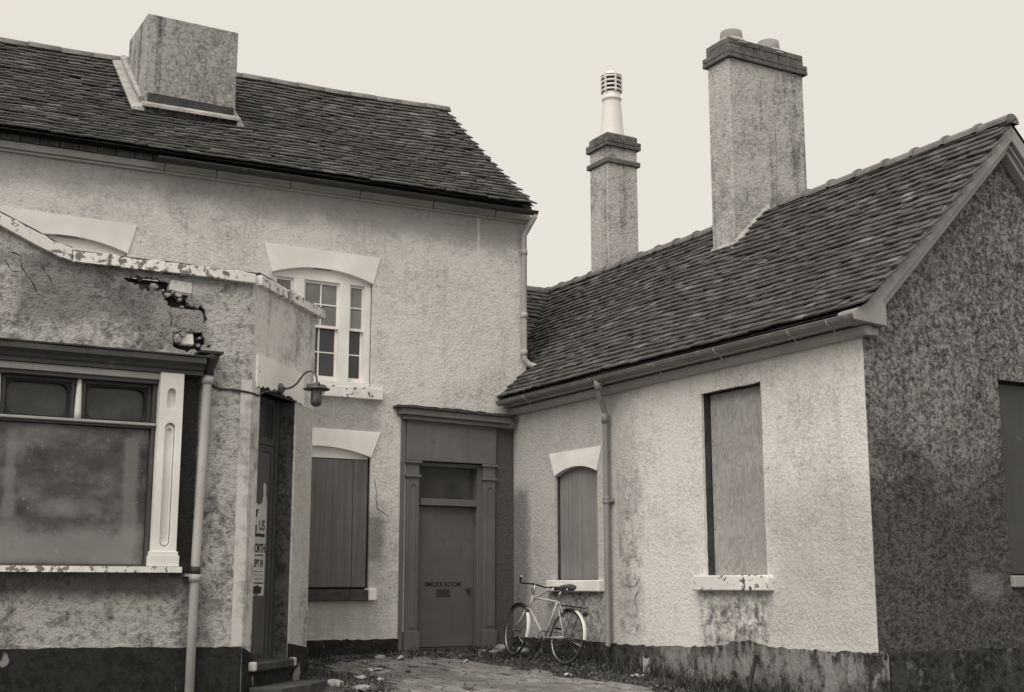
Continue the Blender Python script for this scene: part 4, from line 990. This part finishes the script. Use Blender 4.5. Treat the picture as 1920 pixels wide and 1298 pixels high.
MB().lathe(lc, [(.0,.045),(.03,.045),(.045,.03),(.095,.022),(.1,.005),(.145,-.02),(.142,-.026),(.09,-.012),(.0,-.012)], 28).build('shade', M['lamp_iron'], lamp)
b = MB()
for k in range(3):
    a0 = 2*math.pi*k/3+.4; c_ = lc + Vector((.098*math.cos(a0), .098*math.sin(a0), 0)); b.tube([c_ + Vector((0,0,.0)), c_ + Vector((0,0,.035)), c_ + Vector((0,0,.045))], [.011,.011,.005], 8)
b.build('shade_bolt', M['lamp_iron'], lamp)
MB().lathe(lc, [(.055,-.012),(.06,-.03),(.06,-.15),(.05,-.185),(.03,-.2),(0,-.205)], 20).build('glass_jar', M['lamp_glass'], lamp)
b = MB().lathe(lc, [(.061,-.158),(.052,-.188),(.03,-.204),(0,-.209)], 20); b.build('jar_cap', M['lamp_iron'], lamp)
cb = [FD(-5.40,2.89,.02), FD(-5.37,2.85,.012), FD(-5.3,2.83,.012), FD(-5.15,2.835,.012), FD(-5.02,2.82,.014), FH(.02,2.81,.022), FH(.12,2.805,.014), FH(.2,2.85,.03), FH(.35,2.885,.03), FH(.5,2.9,.03), FH(.6,2.93,.03)]
cable = MB().tube(cb, .011, 6).build('electric_cable', M['iron'], None); tag(cable, 'dark cable looping from the shop drainpipe across the wall to the lamp', 'cable')

poster = thing('poster', 'torn white bill with black lettering pasted on the corner shop door', 'poster', FH(.65, 1.2, -.176))
pp_ = [(.47,.78),(.795,.775),(.80,1.1),(.805,1.5),(.80,1.72),(.76,1.70),(.70,1.74),(.62,1.72),(.47,1.75)]
MB().prism(FH, jag(pp_ + [pp_[0]], .006, .06)[:-1], -.1775, -.1755).build('sheet', M['paper'], poster)
MB().prism(FH, [(.68,1.72),(.78,1.70),(.80,1.74),(.77,1.84),(.775,1.93),(.73,1.96),(.70,1.94),(.715,1.82)], -.1775, -.175).build('torn_strip', M['paper'], poster)
text_mesh('lettering', 'US', FH, .70, 1.455, .15, -.1745, poster, M['ink'], .75, bold=.003)
text_mesh('lettering', 'NORTH', FH, .635, 1.225, .125, -.1745, poster, M['ink'], .72, bold=.004)
text_mesh('lettering', 'SEPT 24', FH, .635, 1.075, .105, -.1745, poster, M['ink'], .66, bold=.003)
b = MB()
for (u0,u1,z0,z1) in ((.5,.77,1.385,1.42),(.5,.58,1.42,1.5),(.52,.76,1.185,1.2),(.5,.76,1.02,1.026),(.5,.77,.985,.99),(.5,.77,.945,.95),(.49,.78,.90,.912)): b.prism(FH, jag(rectp(u0,u1,z0,z1)+[(u0,z0)], .003, .05)[:-1], -.1752, -.1748)
b.prism(FH, jag([(.48,.80),(.72,.79),(.75,.87),(.6,.885),(.48,.87),(.48,.80)], .012, .04)[:-1], -.1752, -.1748)
b.prism(FH, jag([(.49,1.60),(.58,1.59),(.6,1.66),(.5,1.67),(.49,1.60)], .01, .03)[:-1], -.1752, -.1748)
b.build('print_block', M['ink'], poster)

# ------------------------------------------------------------------ bicycle leaning on the wing wall
bx, by = -.44, -1.99; zr = gz(bx, by) + .0
fx, fy = -.55, -.92; zf = gz(fx, fy) + .012
bike = thing('bicycle', 'old pale-framed bicycle with white mudguard ends leaning against the wing wall', 'bicycle', (bx, by, zr))
ef = (Vector((fx, fy, zf)) - Vector((bx, by, zr))).normalized(); WB = (Vector((fx, fy, zf)) - Vector((bx, by, zr))).length
lat = Vector((0,0,1)).cross(ef).normalized(); lat = -lat if lat.x < 0 else lat
upb = lat.cross(ef); upb = upb if upb.z > 0 else -upb
lean = R(9); eu = (upb*math.cos(lean) + lat*math.sin(lean)).normalized(); el = (lat*math.cos(lean) - upb*math.sin(lean)).normalized()
BO = Vector((bx, by, zr))
def BP(a_, h, l=0): return BO + ef*a_ + eu*h + el*l
RW = .335
def wheel(c_a, turn):
    c_ = BP(c_a, RW); ax = (el*math.cos(turn) + ef*math.sin(turn)).normalized(); f2 = ax.cross(eu).normalized()
    wl = MB().torus(c_, ax, RW-.03, .009, 44, 6).build('wheel', M['chrome'], bike)
    MB().torus(c_, ax, RW-.013, .0165, 44, 8).build('tyre', M['rubber'], wl)
    b = MB()
    for k in range(28):
        a0 = 2*math.pi*k/28; a1 = a0 + (.5 if k % 2 else -.5); s_ = .025*(1 if k % 4 < 2 else -1)
        b.tube([c_ + ax*s_ + (f2*math.cos(a1)+eu*math.sin(a1))*.02, c_ + (f2*math.cos(a0)+eu*math.sin(a0))*(RW-.035)], .0016, 3, False)
    b.build('spokes', M['iron'], wl)
    MB().tube([c_ - ax*.05, c_ - ax*.03, c_ + ax*.03, c_ + ax*.05], [.022,.016,.016,.022], 10).build('hub', M['chrome'], wl)
    return c_, ax, f2
TURN = R(-10)
rc, rax, rf = wheel(0, 0); fc, fax, ff = wheel(WB, TURN)
hd_t, hd_b = BP(WB-.25, .80), BP(WB-.20, .62); bb = BP(.45, .285); sl_t = BP(.30, .77)
b = MB()
b.tube([BP(WB-.245,.775), BP(.31,.755)], .0135, 10); b.tube([hd_b + eu*.02, bb], .0145, 10); b.tube([sl_t, bb], .014, 10); b.tube([hd_t, hd_b], .018, 10)
b.tube([bb - el*.035, bb + el*.035], .022, 10)
for s_ in (-1, 1):
    b.tube([sl_t + el*.012*s_, rc + el*.055*s_], .008, 8); b.tube([bb + el*.025*s_, rc + el*.055*s_], .009, 8)
b.build('frame', M['bike_paint'], bike)
b = MB(); 
for s_ in (-1, 1):
    cr = hd_b + fax*.045*s_
    b.tube([cr, cr + (fc-hd_b)*.5 + fax*.0*s_ - ef*.03, fc + fax*.05*s_], [.012,.011,.008], 8)
b.tube([hd_b - fax*.05, hd_b + fax*.05], .014, 8); b.build('fork', M['bike_paint'], bike)
def mudguard(c_, ax, f2, a0, a1, aw, mat_main):
    def arcm(s0, s1, mat, name, par):
        b = MB(); n = 16; vs = []
        for i in range(n+1):
            t = s0 + (s1-s0)*i/n; dr = f2*math.cos(t) + eu*math.sin(t)
            for (l, r_) in ((-.03,RW+.008),(-.022,RW+.02),(0,RW+.025),(.022,RW+.02),(.03,RW+.008)): vs.append(c_ + dr*r_ + ax*l)
        b.add(vs, [(i*5+k,i*5+k+1,(i+1)*5+k+1,(i+1)*5+k) for i in range(n) for k in range(4)], True); return b.build(name, mat, par, recalc=False)
    g_ = arcm(a0, aw, mat_main, 'mudguard', bike); arcm(aw, a1, M['bike_white'], 'white_end', g_)
    b = MB(); t = a1 - .25; dr = f2*math.cos(t) + eu*math.sin(t)
    for s_ in (-1, 1): b.tube([c_ + ax*.05*s_, c_ + dr*(RW+.01) + ax*.03*s_], .003, 5)
    b.build('mudguard_stay', M['chrome'], g_)
sgn = 1 if rf.dot(ef) > 0 else -1
def ang(deg): return R(deg) if sgn > 0 else R(180-deg)
mudguard(rc, rax, rf, ang(62), ang(180), ang(108), M['bike_black'])
sgn = 1 if ff.dot(ef) > 0 else -1
mudguard(fc, fax, ff, ang(45), ang(192), ang(138), M['bike_black'])
# handlebar, turned with the front wheel
hs = hd_t + eu*.13; fd = fax.cross(eu); fd = fd if fd.dot(ef) > 0 else -fd
MB().tube([hd_t, hs, hs + fd*.05 + eu*.01], .0125, 8).build('stem', M['chrome'], bike)
hb = []
for (l, f_, h) in ((-.30,-.17,.06),(-.27,-.10,.04),(-.24,-.03,.01),(-.18,.03,-.01),(-.1,.05,.0),(0,.05,.01),(.1,.05,.0),(.18,.03,-.01),(.24,-.03,.01),(.27,-.10,.04),(.30,-.17,.06)): hb.append(hs + fax*l + fd*f_ + eu*(h+.01))
hbo = MB().tube(hb, .0115, 8).build('handlebar', M['bike_black'], bike)
for k in (0, -1):
    a_, c_ = hb[k], hb[1 if k == 0 else -2]; MB().tube([a_ + (a_-c_)*.1, c_], .017, 8).build('grip', M['rubber'], hbo); MB().lathe(a_ + (a_-c_)*.12, [(0,-.016),(.016,0),(0,.016)], 8).build('grip_end', M['bike_white'], hbo)
b = MB(); b.tube([hb[2], hb[2] - eu*.2 + fd*.03, hd_b - fax*.02], .004, 5); b.tube([hb[-3] - fd*.0, hb[-3] - eu*.05 + fd*.1, hd_b + fd*.06 + eu*.05], .004, 5); b.build('brake_cable', M['bike_black'], hbo)
b = MB(); b.tube([hd_t + fd*.02 + eu*.02, hd_t + fd*.07 + eu*.04, hd_t + fd*.07 + eu*.10], .006, 6); b.build('lamp_bracket', M['bike_black'], bike)
MB().tube([sl_t - (bb-sl_t)*.0, BP(.265,.90)], .0125, 8).build('seat_post', M['chrome'], bike)
b = MB(); n = 12; prof = [(.40,.014,.0),(.34,.02,.012),(.28,.035,.012),(.2,.07,.01),(.12,.095,.02),(.07,.09,.03),(.05,.06,.025)]
vs = []
for (a_, hw, dz) in prof:
    for k in range(n): t = 2*math.pi*k/n; vs.append(BP(a_, .935 + dz + (.028 if math.sin(t) > 0 else .05)*math.sin(t), hw*math.cos(t)))
m = len(prof); b.add(vs, [(i*n+k, i*n+(k+1)%n, (i+1)*n+(k+1)%n, (i+1)*n+k) for i in range(m-1) for k in range(n)] + [tuple(range(n)), tuple(range(m*n-1, (m-1)*n-1, -1))], True)
sd = b.build('saddle', M['leather'], bike)
b = MB(); b.tube([BP(.36,.925), BP(.2,.88), BP(.08,.93)], .005, 6)
for l in (-.05, .05): b.tube([BP(.08,.93,l), BP(.09,.89,l)], .016, 8)
b.build('saddle_spring', M['chrome'], sd)
vsad = MB().prism(lambda u, w_, d: BP(u, w_, d), [(.2,.94),(.42,.93),(.42,.975),(.34,.99),(.2,.985)], -.05, .05).build('saddle_white_front', M['bike_white'], sd, bevel=.008)  # white block over the front of the saddle
b = MB()
for l in (-.05, .05): b.tube([BP(.27,.70,l*.5), BP(.2,.72,l), BP(-.22,.715,l), BP(-.24,.73,l)], .006, 6); b.tube([BP(-.12,.715,l), rc + el*l*1.1], .005, 6)
for a_ in (.12,.0,-.12,-.22): b.tube([BP(a_,.716,-.05), BP(a_,.716,.05)], .005, 6)
b.build('rear_carrier', M['bike_black'], bike)
b = MB(); b.tube([BP(-.27,.64), BP(-.30,.64)], .03, 10); b.build('rear_lamp', M['bike_black'], bike)
b = MB(); b.torus(bb - el*.045, el, .085, .005, 26, 5)
for k in range(5): t = 2*math.pi*k/5; b.tube([bb - el*.045, bb - el*.045 + (ef*math.cos(t)+eu*math.sin(t))*.085], .005, 5)
t = R(-60); pe = bb - el*.06 + (ef*math.cos(t)+eu*math.sin(t))*.165; pe2 = bb + el*.06 - (ef*math.cos(t)+eu*math.sin(t))*.165
b.tube([bb - el*.055, pe], .008, 6); b.tube([bb + el*.055, pe2], .008, 6)
crk = b.build('chainset', M['iron'], bike)
for p_, s_ in ((pe,-1),(pe2,1)): MB().prism(lambda u, w_, d: p_ + ef*u + eu*w_ + el*d, rectp(-.04,.04,-.012,.012), s_*.01, s_*.09).build('pedal', M['rubber'], crk)
b = MB(); o0 = bb - el*.045; o1 = rc - el*.045
b.tube([o0 + eu*.085, o1 + eu*.04], .005, 4); b.tube([o0 - eu*.085, o1 - eu*.04], .005, 4); b.build('chain', M['iron'], bike)

# ------------------------------------------------------------------ bar, stones, litter
bar = MB().tube([(-.60,-5.62,gz(-.6,-5.62)+.0), (-.3,-5.38,-.02), (-.04,-5.16,.15)], .024, 8).build('stake', M['dark_wood'], None)
tag(bar, 'dark stake leaning against the flaking plinth under the plywood window', 'stake')
def stone(x, y, r, label, mat='stone', sq=.7, rise=.0):
    bm = bmesh.new(); bmesh.ops.create_icosphere(bm, subdivisions=2, radius=1)
    ph = random.random()*9
    for v in bm.verts:
        k = 1 + .3*math.sin(3*v.co.x+ph)*math.sin(2.6*v.co.y+ph*2) + random.uniform(-.1,.1)
        v.co = Vector((v.co.x*k*r*1.2, v.co.y*k*r, max(v.co.z*k, -.5)*r*sq))
    me = bpy.data.meshes.new('rubble_stone'); bm.to_mesh(me); bm.free(); me.materials.append(M[mat])
    o = bpy.data.objects.new('rubble_stone', me); COL.objects.link(o); o.location = (x, y, gz(x,y) + r*sq*.35 + rise); o.rotation_euler = (0,0,random.uniform(0,6))
    tag(o, label, 'stone', 'loose rubble in the yard'); return o
stone(-.36,-.30,.11,'largest pale stone of the heap between the smoke room door and the bicycle')
stone(-.22,-.62,.085,'pale stone lying just behind the front wheel of the bicycle')
stone(-.52,-.42,.07,'smaller stone at the door side of the heap by the bicycle')
stone(-3.66,-2.5,.10,'pale lump of rubble on the dirt mound by the shop step')
stone(-3.46,-2.78,.085,'flat pale stone at the foot of the dirt mound', sq=.45)
stone(-2.18,-.34,.06,'small grey stone in the weeds left of the smoke room door')
def scrap(x, y, w_, l_, label, name='paper_scrap', cat='litter', tilt=(0,0), lift=.0, mat='paper'):
    n = 4; vs = []; rz = random.uniform(0,3); ph = random.random()*6
    for j in range(n+1):
        for i in range(n+1):
            u, v = (i/n-.5)*w_*random.uniform(.85,1.1), (j/n-.5)*l_*random.uniform(.85,1.1)
            z = .02 + .022*math.sin(5*i/n+ph)*math.cos(4*j/n+ph) + random.uniform(0,.012)
            p = Matrix.Rotation(rz,3,'Z') @ (Matrix.Rotation(tilt[0],3,'X') @ Matrix.Rotation(tilt[1],3,'Y') @ Vector((u,v,z)))
            vs.append((x+p.x, y+p.y, gz(x,y)+p.z+lift))
    b = MB(); m = n+1; N_ = len(vs)
    low = [(v[0],v[1],v[2]-.004) for v in vs]
    fs = [(j*m+i,j*m+i+1,(j+1)*m+i+1,(j+1)*m+i) for j in range(n) for i in range(n)]
    edge = [i for i in range(m)] + [j*m+n for j in range(1,m)] + [n*m+i for i in range(n-1,-1,-1)] + [j*m for j in range(n-1,0,-1)]
    b.add(vs+low, fs + [tuple(k+N_ for k in reversed(f)) for f in fs] + [(edge[k],edge[(k+1)%len(edge)],edge[(k+1)%len(edge)]+N_,edge[k]+N_) for k in range(len(edge))])
    o = b.build(name, M[mat], None); tag(o, label, cat, 'litter in the yard')
scrap(-2.68,-1.39,.2,.11,'flat white paper lying alone on the bricks in front of the boarded window')
scrap(-3.22,-2.12,.14,.12,'crumpled white paper beside the dirt mound', lift=.02)
scrap(-3.05,-2.3,.1,.08,'smaller white scrap on the bricks right of the crumpled paper')
scrap(-.74,-.45,.11,.1,'white scrap at the right foot of the smoke room door', lift=.03, tilt=(.6,0))
scrap(-1.35,-1.15,.08,.08,'little white scrap on the bricks in front of the smoke room door')
scrap(-2.02,-.62,.16,.07,'pale paper strip in the weeds left of the smoke room door', lift=.02)
scrap(-2.45,-1.75,.12,.06,'dark flat scrap on the bricks right of the flat white paper', mat='dark_wood')
scrap(-.36,-3.66,.09,.24,'torn white paper standing upright in the weeds by the wing plinth', tilt=(1.25,.2), lift=.12)
scrap(-.46,-3.6,.14,.1,'white paper lying at the foot of the upright torn paper', lift=.02)
scrap(-.95,-2.9,.09,.05,'pale sliver of litter in front of the rear bicycle wheel')

# ------------------------------------------------------------------ weeds and grass along the walls
vs, fs = [], []
def blade(x, y, z, h, w_):
    a0 = random.uniform(0, 6.283); lx, ly = math.cos(a0), math.sin(a0); b0 = random.uniform(.1, .8)*h; k = len(vs)
    px_, py_ = -ly*w_, lx*w_
    vs.extend([(x-px_,y-py_,z),(x+px_,y+py_,z),(x+lx*b0*.4+px_*.8,y+ly*b0*.4+py_*.8,z+h*.6),(x+lx*b0*.4-px_*.8,y+ly*b0*.4-py_*.8,z+h*.6),(x+lx*b0,y+ly*b0,z+h)])
    fs.extend([(k,k+1,k+2,k+3),(k+3,k+2,k+4)])
def gtop(x, y):
    z = gz(x, y) + .05*math.exp(-((x+3.75)**2+(y+2.15)**2)/.22) + .05*math.exp(-((x+.3)/.22)**2)*(1 if -7 < y < -2.9 else 0)*(.6+.4*math.sin(3*y)) + .03*math.exp(-((y+.12)/.16)**2)*(1 if x > -3.6 else 0)
    return z - .03
def tufts(n, fx_, h0, h1):
    for _ in range(n):
        x, y = fx_()
        hh = random.uniform(h0, h1)
        for _ in range(random.randint(5, 11)): 
            xx, yy = x+random.gauss(0,.03), y+random.gauss(0,.03); blade(xx, yy, gtop(xx,yy), hh*random.uniform(.4,1.1), random.uniform(.003,.008))
tufts(330, lambda: (random.uniform(-3.2,-.3), -.05-abs(random.gauss(0,.16))), .03, .12)
tufts(760, lambda: (-.05-abs(random.gauss(0,.42)), random.uniform(-6.8,-.3)), .03, .13)
tufts(160, lambda: (-.06-abs(random.gauss(0,.2)), random.uniform(-5.9,-2.6)), .1, .24)
tufts(260, lambda: (random.gauss(-3.6,.3), random.gauss(-1.9,.5)), .03, .13)
tufts(90, lambda: (random.gauss(-.5,.18), random.gauss(-.5,.25)), .05, .17)
tufts(120, lambda: (random.uniform(-3,-.9), random.uniform(-4.5,-.3)), .015, .04)
me = bpy.data.meshes.new('weeds'); me.from_pydata(vs, [], fs); me.materials.append(M['weed'])
o = bpy.data.objects.new('weeds', me); COL.objects.link(o); o['kind'] = 'stuff'
vs2, fs2 = [], []
for _ in range(4200):
    x, y = random.choice(((random.uniform(-3.3,0), -abs(random.gauss(.15,.25))), (-abs(random.gauss(.2,.4)), random.uniform(-6.8,0)), (random.gauss(-3.5,.35), random.gauss(-2.1,.6)), (random.uniform(-3.4,-.6), random.uniform(-5,-.3))))
    r = random.choice((.006,.009,.012,.02,.028)); z = gtop(x,y)+.035; k = len(vs2)
    vs2 += [(x+r*random.uniform(.6,1.4),y,z),(x,y+r,z),(x-r,y,z),(x,y-r*random.uniform(.6,1.4),z),(x,y,z+r*random.uniform(.5,1.1)),(x,y,z-r)]
    fs2 += [(k,k+1,k+4),(k+1,k+2,k+4),(k+2,k+3,k+4),(k+3,k,k+4),(k+1,k,k+5),(k+2,k+1,k+5),(k+3,k+2,k+5),(k,k+3,k+5)]
me = bpy.data.meshes.new('gravel'); me.from_pydata(vs2, [], fs2); me.materials.append(M['grit'])
o = bpy.data.objects.new('gravel', me); COL.objects.link(o); o['kind'] = 'stuff'
